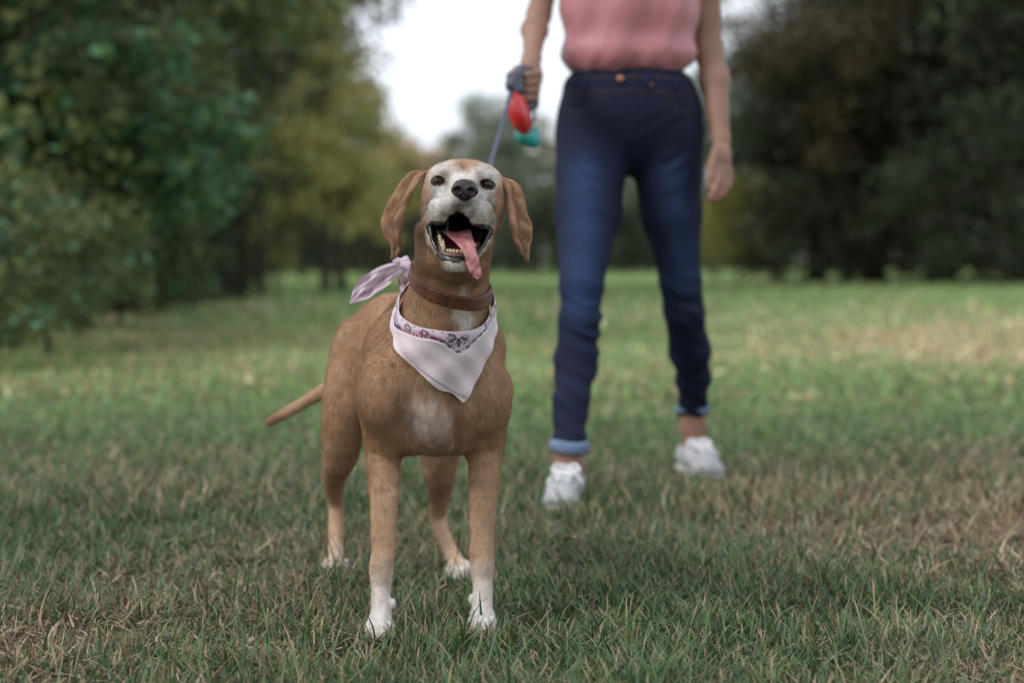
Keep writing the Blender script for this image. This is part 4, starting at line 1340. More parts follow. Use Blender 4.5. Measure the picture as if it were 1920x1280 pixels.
# button, rivets, belt loops
m_copper = material("copper_button", (.42, .17, .10), rough=.35, metallic=.7)
def disc(c, r, t):
    prof = [(0, -t), (r * .6, -t), (r, -t * .6), (r * 1.02, 0), (r, t)]
    n = 20; V = []
    for ang in np.linspace(0, 2 * math.pi, n, endpoint=False):
        for (a_, b_) in prof: V.append([a_ * math.cos(ang) + c[0], b_ + c[1], a_ * math.sin(ang) + c[2]])
    return np.array(V), grid_faces(n, 5, True)
def on_front(S, px, py, off):
    p0_ = np.array(P(px, py, 4.6)); d_ = p0_ - np.array([0, 0, CAMZ]); d_ /= np.linalg.norm(d_)
    ts = np.linspace(0, .45, 200); D_ = S(p0_ + ts[:, None] * d_)
    i_ = np.argmax(D_ < 0); return p0_ + d_ * (ts[i_] - off)
bp_ = on_front(jn, 1163, 148, .009); v_, f_ = disc(bp_, .0085, .003); mesh_from("button", v_, f_, m_copper, jeans)
for px_, py_ in ((1221, 159), (1213, 170)):
    bp_ = on_front(jn, px_, py_, .003); v_, f_ = disc(bp_, .0032, .0015); mesh_from("rivet", v_, f_, m_copper, jeans)
for px_ in (1098, 1213, 1268):
    a_ = on_front(jn, px_, 140, .004); b_ = on_front(jn, px_, 170, .004)
    v_, f_ = tube([a_ + [0, -.001, 0], a_ * .5 + b_ * .5 + [0, -.003, 0], b_ + [0, -.001, 0]], .0045, 8); mesh_from("belt_loop", v_, f_, m_denim, jeans, col=np.tile([.014, .018, .05], (len(v_), 1)))

# --- sneakers
m_canvas = material("white_canvas", (.36, .36, .385), rough=.85, noise=.28, nscale=70, bump=.4, bscale=600)
m_rubber = material("white_rubber", (.50, .50, .49), rough=.5, noise=.12, nscale=60)
m_lace = material("white_lace", (.66, .66, .68), rough=.8, bump=.4, bscale=900)
m_eyelet = material("grey_eyelet", (.16, .17, .20), rough=.6)
def sneaker(an, fd):
    g = np.array([an[0], an[1], 0]); sd = np.array([fd[1], -fd[0], 0])       # sd: to the right of travel
    W = lambda f, s_, z: g + fd * f + sd * s_ + np.array([0, 0, z])
    M = np.stack([sd, fd, [0, 0, 1.0]], 1)
    S = Solid()
    S.chain([W(-.045, 0, .050), W(.03, 0, .050), W(.10, .002, .042), W(.165, .002, .033)], [.032, .034, .035, .029], .02)
    S.cap(W(-.040, 0, .056), W(-.015, 0, .056), .027, .029, .015)
    S.ell(W(.155, .002, .030), (.040, .045, .026), .015, M)
    S.cap(W(-.01, 0, .058), W(.10, 0, .046), .030, .026, .02)
    S.cap(W(.018, 0, .068), W(.034, 0, .076), .017, .011, .012)                # tongue of the shoe
    S.ell(W(-.012, 0, .096), (.026, .034, .030), .006, M, sub=True)
    S.ell(W(.06, 0, -.082), (.09, .22, .10), .006, M, sub=True)
    lo = W(.06, 0, .06) - [.17, .17, .065]; hi = W(.06, 0, .06) + [.17, .17, .085]
    V_, F_ = polygonise(S, lo, hi, .0030, lambda p: (vnoise(p, 120, 3) - .5) * .0014)
    up_ = mesh_from("sneaker", V_, F_, m_canvas, person)
    So = Solid()
    So.chain([W(-.055, 0, .018), W(.03, 0, .018), W(.10, .003, .018), W(.168, .003, .018)], [.033, .034, .040, .034], .012, flat=((0, 0, 1), .45))
    V_, F_ = polygonise(So, lo, hi, .0032)
    sole = mesh_from("sole", V_, F_, m_rubber, up_)
    def top(f, s_):
        ts = np.linspace(.12, .02, 200)
        p = np.array([W(f, s_, t) for t in ts]); i_ = np.argmax(S(p) < 0); return p[i_] + [0, 0, .0015]
    for k in range(6):
        f0 = .035 + k * .0175
        for s_ in (-1, 1):
            pts = [top(f0 + .009 * t, s_ * (.019 - .038 * t)) + [0, 0, .0018] for t in np.linspace(0, 1, 7)]
            v_, f_ = tube(pts, .0028, 7); mesh_from("lace", v_, f_, m_lace, up_)
            c_ = top(f0, s_ * .0215); v_, f_ = sphere(.0034, 10, 7); mesh_from("eyelet", v_ + c_, f_, m_eyelet, up_)
    c_ = top(.042, 0) + [0, 0, .003]
    for s_ in (-1, 1):                                                          # bow loops and ends
        lp = catmull([c_, c_ + sd * s_ * .020 + fd * .006 + [0, 0, .005], c_ + sd * s_ * .032 + fd * .020 - [0, 0, .008], c_ + sd * s_ * .020 + fd * .018 - [0, 0, .006], c_], 18)
        v_, f_ = tube(lp, .0036, 7); mesh_from("lace", v_, f_, m_lace, up_)
        lp = catmull([c_, c_ + sd * s_ * .014 + fd * .025 - [0, 0, .004], c_ + sd * s_ * .030 + fd * .045 - [0, 0, .020], c_ + sd * s_ * .040 + fd * .050 - [0, 0, .034]], 14)
        v_, f_ = tube(lp, .0032, 7); mesh_from("lace", v_, f_, m_lace, up_)
    return up_
sneaker(ANL, FDL); sneaker(ANR, FDR)

# ================================================================ RETRACTABLE LEASH
leash = empty("retractable_leash", tuple(P(975, 200, 4.57)))
tag(leash, "red retractable leash with grey handle held by the woman, strap running to the dog's collar", "leash")
m_red = material("red_plastic", (.50, .018, .024), rough=.28, coat=.4, spec=.5)
m_gry = material("dark_grey_plastic", (.045, .048, .070), rough=.4, spec=.5)
m_tape = material("leash_webbing", (.050, .062, .105), rough=.75, bump=.5, bscale=900)
cs = Solid()
c0_ = P(973, 212, 4.56); ax_ = P(985, 248, 4.575) - P(963, 175, 4.555); ax_ /= np.linalg.norm(ax_)
sx_ = np.cross(ax_, [0, 1.0, 0]); sx_ /= np.linalg.norm(sx_); M_ = np.stack([sx_, np.cross(ax_, sx_), ax_], 1)
cs.ell(c0_, (.0255, .048, .054), .004, M_)
Vc, Fc = polygonise(cs, c0_ - .075, c0_ + .075, .003, lambda p: .0014 * np.exp(-(((p - c0_) @ sx_) / .0014) ** 2))
mesh_from("casing", Vc, Fc, m_red, leash)
hs_ = Solid()
hs_.chain([P(972, 170, 4.545), P(966, 148, 4.555), P(978, 134, 4.585), P(996, 136, 4.61)], [.015, .016, .013, .012], .008)
hs_.chain([P(996, 136, 4.61), P(1003, 165, 4.62), P(1000, 195, 4.60), P(984, 205, 4.58)], [.012, .012, .012, .014], .008)
hs_.ell(P(960, 160, 4.545), (.016, .014, .017), .005); hs_.ell(P(955, 143, 4.55), (.008, .010, .009), .004)
Vc, Fc = polygonise(hs_, c0_ - [.08, .07, .06], c0_ + [.09, .10, .14], .003)
mesh_from("handle", Vc, Fc, m_gry, leash)
bs_ = Solid(); 
def ribbon(pts, w, t, side):
    pts = catmull(pts, 40); T = np.gradient(pts, axis=0); T /= _norm(T)[:, None]
    s_ = np.array(side, float); S1 = s_ - T * (T @ s_)[:, None]; S1 /= _norm(S1)[:, None]; N1 = np.cross(T, S1)
    V_ = np.stack([pts + S1 * w + N1 * t, pts - S1 * w + N1 * t, pts - S1 * w - N1 * t, pts + S1 * w - N1 * t], 1).reshape(-1, 3)
    i_, j_ = np.meshgrid(np.arange(39), np.arange(4), indexing='ij')
    return V_, np.stack([i_ * 4 + j_, i_ * 4 + (j_ + 1) % 4, (i_ + 1) * 4 + (j_ + 1) % 4, (i_ + 1) * 4 + j_], -1).reshape(-1, 4)
back_c = RV[int(np.argmax(RV[:, 4, 1])), 4]
q0 = P(958, 172, 4.54); q1 = P(916, 303, 3.45)
v_, f_ = ribbon([q0 + (back_c + np.array([0, .02, .004]) - q0) * t_ - np.array([0, 0, .05 * t_ * (1 - t_)]) for t_ in np.linspace(0, 1, 7)], .0048, .0008, (.95, .25, .1))
mesh_from("strap", v_, f_, m_tape, leash)
v_, f_ = tube(catmull([back_c + [0, .035, .010], back_c + [.008, .024, .004], back_c + [.006, .008, 0], back_c + [-.006, .008, 0], back_c + [-.008, .024, .004], back_c + [0, .035, .010]], 24), .0022, 8)
mesh_from("clip", v_, f_, material("steel_clip", (.5, .5, .5), rough=.3, metallic=1), leash)
# teal bag holder hanging under the casing
tb = Solid(); tc_ = P(990, 259, 4.575)
tb.cap(P(981, 254, 4.57), P(999, 264, 4.58), .0190, .0180, .004); tb.ell(P(998, 252, 4.59), (.0165, .017, .018), .006)
Vt_, Ft_ = polygonise(tb, tc_ - .05, tc_ + .05, .0028, lambda p: (vnoise(p, 90, 3) - .5) * .003)
holder = empty("bag_holder", tuple(tc_)); tag(holder, "teal waste bag holder hanging beneath the red leash casing", "bag holder")
mesh_from("pouch", Vt_, Ft_, material("teal_plastic", (.010, .27, .25), rough=.35, coat=.3), holder)
v_, f_ = tube(catmull([P(986, 238, 4.59), P(995, 236, 4.60), P(1003, 222, 4.60), P(1003, 205, 4.60)], 14), .0022, 8)
mesh_from("loop", v_, f_, m_gry, holder)

# ================================================================ GROUND
rg = np.random.RandomState(5)
def ground_z(x, y):
    p = np.stack([x, y, 0 * x], -1).reshape(-1, 3)
    return (vnoise(p, .8, 21).reshape(x.shape) - .5) * .02 * sstep(5.5, 9, y) + (vnoise(p, .12, 22).reshape(x.shape) - .5) * .25 * sstep(9, 30, y)
def dryness(x, y):
    """0 = green, 1 = straw: broad patches of worn lawn"""
    p = np.stack([x, y, 0 * x], -1)
    d = .30 + (1.0 + .9 * (y < 4.8)) * (fbm(p, 1.5, 31, 3) - .5) + .55 * (vnoise(p, .35, 33) - .5)
    px_ = x / np.maximum(y, .5) * F + 960
    d += .55 * np.exp(-((y - 13.5) / 4.2) ** 2) * sstep(1.2, 3.0, x)            # pale strip right, middle distance
    d -= .45 * np.exp(-((y - 7.3) / 1.8) ** 2)
    d -= .30 * sstep(19, 26, y)
    d += .42 * np.exp(-((y - 5.3) / .7) ** 2) * sstep(.9, 1.6, x)
    d += .30 * np.exp(-((y - 4.0) / .8) ** 2) * sstep(.2, .6, x)
    d += .30 * np.exp(-((x + .5) / .35) ** 2 - ((y - 3.2) / .5) ** 2)
    d += .25 * np.exp(-((x + .1) / .3) ** 2 - ((y - 3.2) / .3) ** 2)
    d += .08 * (y < 4.5)
    return np.clip(d, 0, 1)
def gridmesh(xs, ys):
    X, Y_ = np.meshgrid(xs, ys, indexing='ij')
    Z = ground_z(X, Y_)
    return np.stack([X, Y_, Z], -1).reshape(-1, 3), grid_faces(len(xs), len(ys))
xs = np.concatenate([-np.geomspace(200, 6, 26), np.linspace(-5, 5, 90), np.geomspace(6, 200, 26)])
ys = np.concatenate([np.linspace(-30, 0, 6), np.linspace(1, 12, 120), np.geomspace(12.3, 400, 90)])
Vg_, Fg_ = gridmesh(xs, ys)
gc_d = dryness(Vg_[:, 0], Vg_[:, 1])
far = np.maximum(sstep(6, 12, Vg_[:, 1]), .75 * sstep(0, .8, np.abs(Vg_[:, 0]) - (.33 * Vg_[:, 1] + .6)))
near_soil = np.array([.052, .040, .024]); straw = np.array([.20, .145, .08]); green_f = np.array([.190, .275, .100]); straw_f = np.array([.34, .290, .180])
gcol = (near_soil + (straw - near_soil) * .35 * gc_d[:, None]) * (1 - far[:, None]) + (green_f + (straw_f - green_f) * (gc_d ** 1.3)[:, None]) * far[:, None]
m_ground = material("lawn_soil", rough=.95, attr="col", noise=.45, nscale=9, bump=.8, bscale=22, spec=.1, bdist=.03)
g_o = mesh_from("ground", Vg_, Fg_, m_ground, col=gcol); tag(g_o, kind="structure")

# ================================================================ GRASS
def blades(n, xr, yr, hmin, hmax, wmin, wmax, seed, seg=3, flat_frac=.35, persp=True, dens_fn=None, lift=0.0):
    r = np.random.RandomState(seed)
    y = yr[0] + (yr[1] - yr[0]) * r.rand(n)
    if persp:                         # keep to what the picture could see, with a wide margin to both sides
        hw = .33 * y + .75
        x = (r.rand(n) * 2 - 1) * hw
        keep_p = hw / hw.max() > r.rand(n)
        x, y = x[keep_p], y[keep_p]
    else:
        x = xr[0] + (xr[1] - xr[0]) * r.rand(n)
    p = np.stack([x, y, 0 * x], -1)
    tuft = fbm(p, 7, 41, 3)
    k = r.rand(len(x)) < np.clip(.25 + 2.2 * (tuft - .30), .15, 1)
    x, y, p, tuft = x[k], y[k], p[k], tuft[k]
    n = len(x)
    dry = dryness(x, y)
    isdry = r.rand(n) < np.clip(dry * 1.0 + .02, 0, .92)
    h = hmin + (hmax - hmin) * r.rand(n) ** 1.6
    h *= .65 + .8 * tuft
    h = np.where(isdry, h * .85, h)
    flat = r.rand(n) < np.where(isdry, flat_frac + .35, flat_frac * .35)
    w = wmin + (wmax - wmin) * r.rand(n)
    az = r.rand(n) * 2 * math.pi
    lean = np.where(flat, r.uniform(1.15, 1.5, n), r.uniform(.05, .75, n))
    curl = np.where(flat, r.uniform(-.5, .5, n), r.uniform(.1, 1.3, n))
    d = np.stack([np.cos(az), np.sin(az)], -1)
    wa = az + math.pi / 2 + r.uniform(-.5, .5, n)
    wd_ = np.stack([np.cos(wa), np.sin(wa), r.uniform(-.3, .3, n)], -1)
    t = np.linspace(0, 1, seg + 1)
    ctr = np.zeros((n, seg + 1, 3)); ctr[:, 0, :2] = p[:, :2]
    ctr[:, 0, 2] = ground_z(x, y) - .002 + np.where(flat, r.uniform(.002, .018, n), 0) + lift
    side = r.normal(0, .25, n)
    for i in range(seg):
        a = lean + curl * (t[i] + t[i + 1]) / 2
        st_ = h / seg
        dd = np.stack([d[:, 0] * np.cos(side * t[i] * 2) - d[:, 1] * np.sin(side * t[i] * 2), d[:, 0] * np.sin(side * t[i] * 2) + d[:, 1] * np.cos(side * t[i] * 2)], -1)
        ctr[:, i + 1, :2] = ctr[:, i, :2] + dd * (np.sin(a) * st_)[:, None]
        ctr[:, i + 1, 2] = np.maximum(ctr[:, i, 2] + np.cos(a) * st_, ground_z(x, y) + .001)
    wid = w[:, None] * np.array([1, .95, .72, .45, .3])[:seg + 1][None]
    L_ = ctr[:, :seg] - wd_[:, None] * wid[:, :seg, None]
    R_ = ctr[:, :seg] + wd_[:, None] * wid[:, :seg, None]
    V = np.concatenate([np.stack([L_, R_], 2).reshape(n, seg * 2, 3), ctr[:, seg:seg + 1]], 1)
    m = seg * 2 + 1
    base = (np.arange(n) * m)[:, None]
    q = np.concatenate([base + np.array([[2 * i, 2 * i + 1, 2 * i + 3, 2 * i + 2]]) for i in range(seg - 1)], 0) if seg > 1 else np.zeros((0, 4), int)
    tr = base + np.array([[2 * seg - 2, 2 * seg - 1, 2 * seg]])
    g1 = np.array([.045, .098, .032]); g2 = np.array([.115, .175, .050]); g3 = np.array([.058, .12, .060])
    s1 = np.array([.36, .27, .165]); s2 = np.array([.15, .088, .048]); s3 = np.array([.52, .45, .32])
    a_, b_ = r.rand(2, n)[:, :, None]
    cg = g1 + (g2 - g1) * a_ ** 1.5; cg = np.where(r.rand(n)[:, None] < .25, g3 * (.7 + .6 * a_), cg)
    cs_ = s1 * (.6 + .6 * a_); cs_ = np.where(b_ < .45, s2 * (.7 + .7 * a_), cs_); cs_ = np.where(b_ > .88, s3, cs_)
    c = np.where(isdry[:, None], cs_, cg)
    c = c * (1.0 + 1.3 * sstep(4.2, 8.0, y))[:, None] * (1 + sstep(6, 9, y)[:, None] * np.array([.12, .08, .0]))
    c = np.repeat(c[:, None], m, 1)
    tipdry = (r.rand(n) < .3)[:, None, None] & (np.arange(m) >= m - 3)[None, :, None]
    c = np.where(tipdry, s1 * .9, c)
    return V.reshape(-1, 3), [q, tr], c.reshape(-1, 3)
m_grass = material("grass_blade", rough=.45, attr="col", spec=.4, trans=.2)
gp = []
gcols = []
def addg(*a, **k):
    V_, F_, c_ = blades(*a, **k); gp.append((V_, F_)); gcols.append(c_)
addg(245000, None, (2.30, 4.3), .022, .062, .0008, .0018, 1)                      # close turf
addg(34000, None, (2.30, 4.3), .015, .05, .0005, .0011, 2, flat_frac=1.4)          # thatch of dead stems
addg(19000, None, (2.30, 4.3), .050, .105, .0012, .0024, 3, seg=4, flat_frac=.1)
addg(5000, None, (4.3, 6.5), .06, .11, .0016, .0028, 33, seg=4, flat_frac=.1)     # tall single blades
addg(32000, None, (4.15, 5.1), .05, .10, .0014, .0024, 44, flat_frac=.1)
addg(100000, None, (4.3, 7.5), .025, .065, .0014, .0028, 4)
addg(70000, None, (7.5, 16), .03, .075, .0035, .0070, 5, seg=2)
addg(60000, None, (16, 45), .04, .10, .010, .022, 6, seg=2)
Vgr, Fgr = join(gp)
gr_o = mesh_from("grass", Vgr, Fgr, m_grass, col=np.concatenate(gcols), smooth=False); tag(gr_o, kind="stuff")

# single fallen leaves lying in the grass
m_leafdry = material("dry_leaf", rough=.8, attr="col", trans=.2)
def fallen(px, py, L_, az, label, colr):
    y0 = 2128 / (py - 480); x0 = (px - 960) / F * y0
    n = 12; u = np.linspace(0, 1, n); w = .28 * L_ * np.sin(np.pi * u ** .8) ** .9 + .0004
    ctr = np.stack([u * L_ * math.cos(az), u * L_ * math.sin(az), .030 + .35 * L_ * np.sin(u * 2.4)], -1) + [x0, y0, 0]
    s_ = np.array([-math.sin(az), math.cos(az), 0])
    V = np.stack([ctr + s_ * w[:, None] + [0, 0, .004], ctr, ctr - s_ * w[:, None] + [0, 0, .005]], 1)
    V2 = V - [0, 0, .0008]
    f = grid_faces(n, 3); f2 = f[:, ::-1] + 3 * n
    o = mesh_from("fallen_leaf", np.vstack([V.reshape(-1, 3), V2.reshape(-1, 3)]), np.concatenate([f, f2]), m_leafdry, col=np.tile(colr, (6 * n, 1)))
    tag(o, label, "leaf", "dry leaves lying in the grass")
fallen(1058, 1050, .035, -.9, "pale curled dry leaf in the grass just below the left sneaker", (.42, .32, .20))
fallen(822, 1148, .022, .3, "small tan dry leaf on the grass between the dog's front paws", (.36, .22, .12))

# ================================================================ TREES
m_bark = material("bark", (.060, .045, .033), rough=.95, noise=.5, nscale=14, bump=1.0, bscale=30, bdist=.02)
m_leaf = material("leaf", rough=.55, attr="col", spec=.35, trans=.30)
def leaf_cloud(r, centres, rads, per, size, cols, squash=.75, droop=.3):
    """many separate leaf blades gathered in clumps"""
    n = len(centres) * per
    ci = np.repeat(np.arange(len(centres)), per)
    d = r.normal(size=(n, 3)); d /= _norm(d)[:, None]
    rad = rads[ci] * r.rand(n) ** .42
    p = centres[ci] + d * rad[:, None] * np.array([1, 1, squash])
    s = size * r.uniform(.6, 1.3, n)
    u = r.normal(size=(n, 3)); u[:, 2] -= droop; u /= _norm(u)[:, None]
    v = r.normal(size=(n, 3)); v -= u * (u * v).sum(1)[:, None]; v /= _norm(v)[:, None]
    w = .36 * s
    V = np.stack([p, p + u * (s * .5)[:, None] + v * w[:, None], p + u * s[:, None], p + u * (s * .5)[:, None] - v * w[:, None]], 1)
    F_ = np.arange(n * 4).reshape(n, 4)
    cw = r.rand(len(centres))
    base = cols[0][None] * (1 - cw[:, None]) + cols[1][None] * cw[:, None]
    c = base[ci] * r.uniform(.65, 1.35, n)[:, None]
    if len(cols) > 2:
        k = r.rand(n) < .10 + .25 * (r.rand(len(centres))[ci] > .7)
        c[k] = cols[2] * r.uniform(.7, 1.3, k.sum())[:, None]
    return V.reshape(-1, 3), F_, np.repeat(c, 4, 0)
def make_tree(seed, H_, W_, base, nclump, per, leafs, cols, trunk_r=.16, lean=(0, 0), shape='round', clump=.75, limbs=True):
    """tree mesh data about its own foot: returns trunk (V,F) and crown (V,F,c)"""
    r = np.random.RandomState(seed)
    tr = []
    top = np.array([lean[0], lean[1], H_ * .8])
    sp = catmull([(0, 0, -.15), (lean[0] * .15 + r.normal() * .06, r.normal() * .06, H_ * .22), (lean[0] * .45, lean[1] * .45, H_ * .5), top], 14)
    tr.append(tube(sp, np.linspace(trunk_r, trunk_r * .18, 14) + trunk_r * .5 * np.exp(-np.arange(14) / 1.2), 9))
    C_ = []; Rd = []
    for k in range(nclump):
        for _ in range(40):
            q = r.uniform(-1, 1, 3)
            if np.linalg.norm(q) <= 1 and np.linalg.norm(q) > .25: break
        z = base + (H_ - base) * (q[2] * .5 + .5)
        f = (z - base) / (H_ - base)
        if shape == 'round': wv = math.sin(math.pi * min(1, .12 + f * .85)) ** .6
        elif shape == 'bush': wv = (1 - f ** 2.2) ** .5
        elif shape == 'cone': wv = (1 - f) ** .75 + .06
        wv = max(wv, .12)
        c = np.array([q[0] * W_ * wv + lean[0] * f, q[1] * W_ * wv + lean[1] * f, z])
        C_.append(c); Rd.append(clump * r.uniform(.55, 1.25))
        if k % 3 == 0 and limbs:
            s0 = sp[int(min(12, 3 + 9 * f * .8))]
            mid = (s0 + c) / 2 + [0, 0, -.1 * np.linalg.norm(c - s0)]
            tr.append(tube(catmull([s0, mid, c], 7), np.linspace(trunk_r * .38, trunk_r * .07, 7), 6))
    C_ = np.array(C_); Rd = np.array(Rd)
    cr_ = leaf_cloud(r, C_, Rd, per, leafs, cols)
    return join(tr), cr_
def place_tree(name, proto, loc, label, cat, group=None, rz=0.0, sc=1.0):
    """proto: dict with meshes; first use builds them, later uses copy the objects"""
    root = bpy.data.objects.new(name, None)
    SC.collection.objects.link(root)
    root.location = loc; root.rotation_euler = (0, 0, rz); root.scale = (sc, sc, sc)
    tag(root, label, cat, group)
    if 'obs' not in proto:
        (tv, tf_), (cv, cf, cc_) = proto['data']
        t_ = mesh_from("trunk" if not proto.get('bush') else "stem", tv, tf_, m_bark)
        c_ = mesh_from("crown" if not proto.get('bush') else "foliage", cv, cf, m_leaf, col=cc_, smooth=False)
        proto['obs'] = (t_, c_)
        t_.parent = root; c_.parent = root
    else:
        for o in proto['obs']:
            k = o.copy(); SC.collection.objects.link(k); k.parent = root
    return root
A = np.array
cool = [A([.065, .085, .034]), A([.185, .210, .070]), A([.10, .22, .12])]
olive = [A([.085, .090, .036]), A([.230, .220, .085]), A([.36, .30, .12])]
yellow = [A([.27, .28, .10]), A([.52, .50, .19]), A([.46, .34, .13])]
brown = [A([.060, .042, .026]), A([.125, .085, .045]), A([.12, .12, .045])]
dark = [A([.014, .021, .010]), A([.038, .046, .022]), A([.065, .090, .045])]
grey = [A([.11, .145, .105]), A([.21, .25, .18]), A([.30, .31, .23])]
autumn = [A([.32, .21, .08]), A([.50, .34, .15]), A([.16, .16, .07])]
pr = {}
pr['olive'] = dict(data=make_tree(1, 8.5, 2.9, 1.2, 95, 170, .13, olive, .2, clump=.72))
pr['dark'] = dict(data=make_tree(2, 8.0, 2.7, .5, 95, 170, .13, dark, .2, clump=.75))
pr['cool'] = dict(data=make_tree(3, 6.0, 2.2, .25, 85, 170, .11, cool, .14, shape='bush', clump=.6))
pr['brown'] = dict(data=make_tree(4, 10.0, 3.2, 2.4, 90, 160, .14, brown, .12, clump=.8))
pr['yellow'] = dict(data=make_tree(5, 7.0, 2.0, .9, 70, 150, .13, yellow, .13, clump=.6))
pr['grey'] = dict(data=make_tree(6, 7.0, 2.0, .4, 75, 150, .13, grey, .13, clump=.65))
pr['autumn'] = dict(data=make_tree(7, 6.5, 2.4, .5, 70, 150, .18, autumn, .15, clump=.8))
pr['over'] = dict(data=make_tree(14, 9.0, 2.5, 4.7, 80, 190, .12, olive, .08, clump=.75, limbs=False))
pr['shrub'] = dict(data=make_tree(8, 1.7, 1.1, .05, 40, 110, .08, cool, .03, shape='bush', clump=.32), bush=True)
pr['yshrub'] = dict(data=make_tree(9, 2.2, 1.3, .05, 40, 110, .09, [A([.20, .20, .055]), A([.34, .31, .08]), A([.16, .18, .06])], .03, shape='bush', clump=.38), bush=True)
pr['dshrub'] = dict(data=make_tree(10, 3.0, 2.0, .05, 60, 130, .10, dark, .05, shape='bush', clump=.55), bush=True)
tl_r = np.random.RandomState(77)
tx = tl_r.uniform(-32, 32, 950); ty = tl_r.uniform(78, 94, 950); tz = tl_r.uniform(.1, 3.2, 950)
tlv, tlf, tlc = leaf_cloud(tl_r, np.stack([tx, ty, tz], 1), np.full(950, 1.15), 80, .28, [A([.03, .045, .03]), A([.075, .095, .055]), A([.17, .15, .07])])
tag(mesh_from("undergrowth", tlv, tlf, m_leaf, col=tlc, smooth=False), "mixed green undergrowth closing off the far end of the meadow", "undergrowth", kind="stuff")
# a tree at the left edge whose long low branch reaches out over the meadow
_r = np.random.RandomState(31)
def reach_tree():
    foot = np.array([-3.75, 12.6, 0]); tr_ = [tube(catmull([(0, 0, -.1), (.05, 0, .9), (.2, -.05, 2.2), (.3, 0, 3.8)], 12), np.linspace(.13, .04, 12), 9)]
    C_ = []; Rr = []
    for (e_, z0_) in (((2.05, -.7, 1.30), .95), ((1.55, -1.0, 1.75), 1.2), ((1.9, .1, .95), .8), ((1.1, -.6, 2.3), 1.6), ((.6, -1.2, 1.4), 1.0)):
        b_ = catmull([(.05, 0, z0_), (e_[0] * .5, e_[1] * .5, (z0_ + e_[2]) / 2 + .22), e_], 12)
        tr_.append(tube(b_, np.linspace(.045, .008, 12), 7))
        for q_ in b_[3:]:
            for _ in range(3):
                C_.append(q_ + _r.normal(0, .10, 3)); Rr.append(_r.uniform(.10, .24))
    for k_ in range(34):
        C_.append(np.array([.3, 0, 2.9]) + _r.normal(0, .55, 3)); Rr.append(_r.uniform(.3, .5))
    cv_ = leaf_cloud(_r, np.array(C_), np.array(Rr), 60, .085, [A([.05, .11, .06]), A([.09, .20, .095]), A([.17, .27, .08])], squash=.55, droop=.5)
    rt = place_tree("tree", dict(data=(join(tr_), cv_)), tuple(foot), "slender tree at the left edge, a green branch reaching over the grass", "tree", "trees along the left edge of the meadow")
    return rt
def XY(px, Y): return ((px - 960) / F * Y, Y, 0)
reach_tree()
G1 = "trees along the left edge of the meadow"; G2 = "trees along the right edge of the meadow"; G3 = "trees at the far end of the meadow"
# left row, receding
LT = [
 ('cool', -70, 12.5, .85, .3, "bushy dark green tree at the left edge, nearest of the left row"),
 ('cool', 120, 15.5, .95, 1.9, "bushy green tree, second in the row from the left edge"),
 ('dark', -120, 18.0, 1.1, .9, "tall dark tree rising behind the bushy trees at the left edge"),
 ('dark', 235, 19.5, .62, 3.0, "low dark tree in deep shade, its foliage near the grass, in the left row"),
 ('olive', 60, 23.0, 1.15, 1.1, "tall olive green tree behind the second bushy tree from the left"),
 ('dark', 250, 27.0, .80, 2.3, "dark green tree where the left row meets the far meadow"),
 ('olive', 160, 30.0, 1.25, 4.0, "tall olive tree behind the low dark tree, its top out of the picture"),
 ('olive', 440, 34.0, 1.0, 5.1, "olive tree with a reddish tinge, right of the dark tree in the left row"),
 ('brown', 400, 36.0, 1.05, .4, "tall brownish green tree behind the left row, thin at its top"),
 ('yellow', 610, 31.0, .64, .7, "yellow green tree with lit foliage left of the gap of sky"),
 ('over', 640, 36.0, 1.0, 2.0, "tall olive tree with thin foliage reaching over the gap of sky on the left"),
 ('yellow', 700, 42.0, .54, 2.9, "smaller yellow tree just left of the dog's head, beyond the meadow"),
 ('yellow', 490, 29.5, .60, 3.9, "yellowish tree in front of the olive trees, left of the other yellow ones"),
 ('dark', 470, 50.0, .85, 4.2, "dark tree in the shade behind the yellow green tree"),
 ('dark', 150, 34.0, 1.3, 2.2, "dark tree filling the depth behind the left row"),
 ('olive', -60, 32.0, 1.4, 3.1, "large olive tree far behind the left edge"),
]
for k, px, Y, sc_, rz, lb in LT:
    place_tree("tree", pr[k], XY(px, Y), lb, "tree", G1, rz, sc_)
FT = [
 ('dark', 620, 66.0, .62, 1.0, "low dark tree at the far end, left of the dog's head"),
 ('autumn', 745, 76.0, .86, .2, "orange brown tree far off above the dog's left ear, under the sky"),
 ('autumn', 830, 80.0, .80, 2.2, "pale orange tree at the far end right above the dog's head"),
 ('dark', 760, 72.0, .50, 3.2, "low dark green tree at the far end behind the dog's ear"),
 ('grey', 900, 64.0, .82, .9, "grey green tree beyond the leash at the far end"),
 ('grey', 960, 58.0, .74, 2.4, "pale grey green tree between the dog and the woman's thigh"),
 ('dark', 890, 78.0, .56, 5.0, "dark low tree behind the grey green trees by the leash"),
 ('olive', 1010, 66.0, .62, 3.3, "olive tree behind the woman's right hip at the far end"),
 ('grey', 1185, 62.0, .52, 4.3, "low grey green tree seen between the woman's legs"),
 ('dark', 1120, 70.0, .62, 1.3, "dark tree behind the woman's thighs"),
 ('grey', 1340, 54.0, .80, 1.5, "grey green tree beside the woman's hanging hand"),
]
for k, px, Y, sc_, rz, lb in FT:
    place_tree("tree", pr[k], XY(px, Y), lb, "tree", G3, rz, sc_)
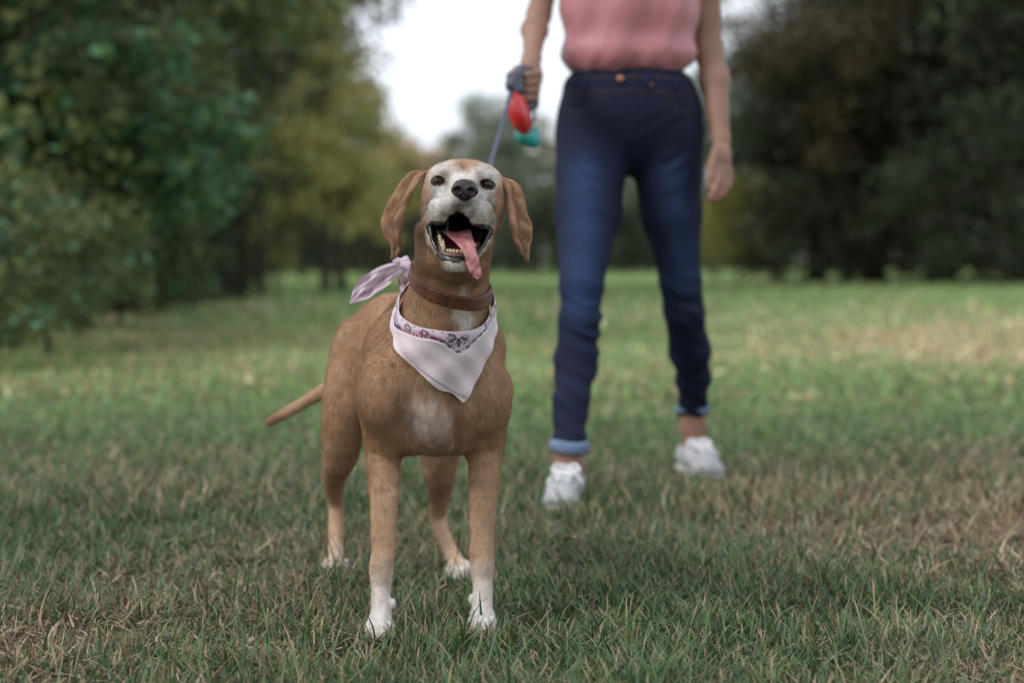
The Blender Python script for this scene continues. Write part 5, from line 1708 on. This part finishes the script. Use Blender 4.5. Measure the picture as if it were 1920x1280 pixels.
RT = [
 ('grey', 1455, 46.0, .80, .6, "tall grey green tree standing left of the dark trees on the right"),
 ('dark', 1530, 42.0, .90, 1.4, "dark tree right of the yellowish bush"),
 ('brown', 1590, 39.5, .88, 2.1, "tall brown leaved tree over the dark trees, left of the others of its colour"),
 ('dark', 1640, 41.0, 1.05, 2.9, "dark tree in the middle of the right row"),
 ('dark', 1770, 40.0, 1.1, .2, "dark dense tree reaching the grass, second from the right edge"),
 ('brown', 1740, 38.8, .92, 3.6, "tall brownish tree above the middle of the right row"),
 ('dark', 1900, 38.0, 1.15, 4.4, "dark tree at the right edge of the picture"),
 ('brown', 1890, 41.0, 1.0, 5.2, "brown leaved tree whose branches hang into the top right corner"),
 ('dark', 2050, 36.0, 1.2, 1.7, "dark tree beyond the right edge"),
 ('dark', 1700, 56.0, 1.3, 5.5, "dark tall tree in the depth of the right row"),
 ('dark', 1620, 54.0, 1.05, .9, "dark tree in the depth left of the tall one on the right"),
 ('dark', 1850, 54.0, 1.35, 2.5, "dark tree in the depth behind the right edge trees"),
]
for k, px, Y, sc_, rz, lb in RT:
    place_tree("tree", pr[k], XY(px, Y), lb, "tree", G2, rz, sc_)
SH = [
 ('yshrub', 1385, 42.0, 1.15, .3, "yellowish bush at the foot of the grey green tree on the right"),
 ('dshrub', 1500, 40.0, .75, 1.0, "dark bush right of the yellowish bush"),
 ('dshrub', 1620, 39.5, .8, 2.0, "dark bush at the foot of the middle trees on the right"),
 ('dshrub', 1750, 38.5, .85, 3.0, "dark bush at the foot of the dense tree on the right"),
 ('dshrub', 1880, 36.5, .85, 4.0, "dark bush at the right edge of the grass"),
 ('dshrub', 1890, 34.0, 1.15, 2.2, "big dark bush low at the right edge, nearest of the bushes there"),
 ('shrub', 90, 11.6, .65, .5, "leafy green bush on the grass near the left edge"),
 ('shrub', -10, 10.2, .62, 1.5, "leafy bush cut by the left edge of the picture"),
 ('shrub', 230, 16.2, .75, 2.5, "low bright green bush in front of the left row"),
 ('dshrub', 400, 23.5, .62, 3.5, "dark bush in the shade where the left row ends"),
 ('dshrub', 300, 19.5, .55, 5.0, "dark bush under the low dark tree of the left row"),
 ('shrub', 350, 22.0, .60, 4.4, "low green bush below the dark tree of the left row"),
 ('yshrub', 470, 42.0, .85, 1.7, "yellowish bush on the meadow edge left of the dog"),
 ('dshrub', 570, 48.0, .85, 2.7, "dark bush behind the meadow left of the dog's bandana"),
 ('dshrub', 680, 55.0, .75, .7, "dark bush under the yellow tree beside the dog's ear"),
 ('dshrub', 1010, 54.0, .75, 1.2, "dark bush between the dog's ear and the woman's leg"),
 ('dshrub', 1180, 58.0, .70, 2.2, "dark bush seen low between the woman's legs"),
 ('dshrub', 850, 60.0, .80, 4.2, "dark bush hidden mostly by the dog's head"),
]
for k, px, Y, sc_, rz, lb in SH:
    place_tree("bush", pr[k], XY(px, Y), lb, "bush", "bushes along the edge of the meadow", rz, sc_)
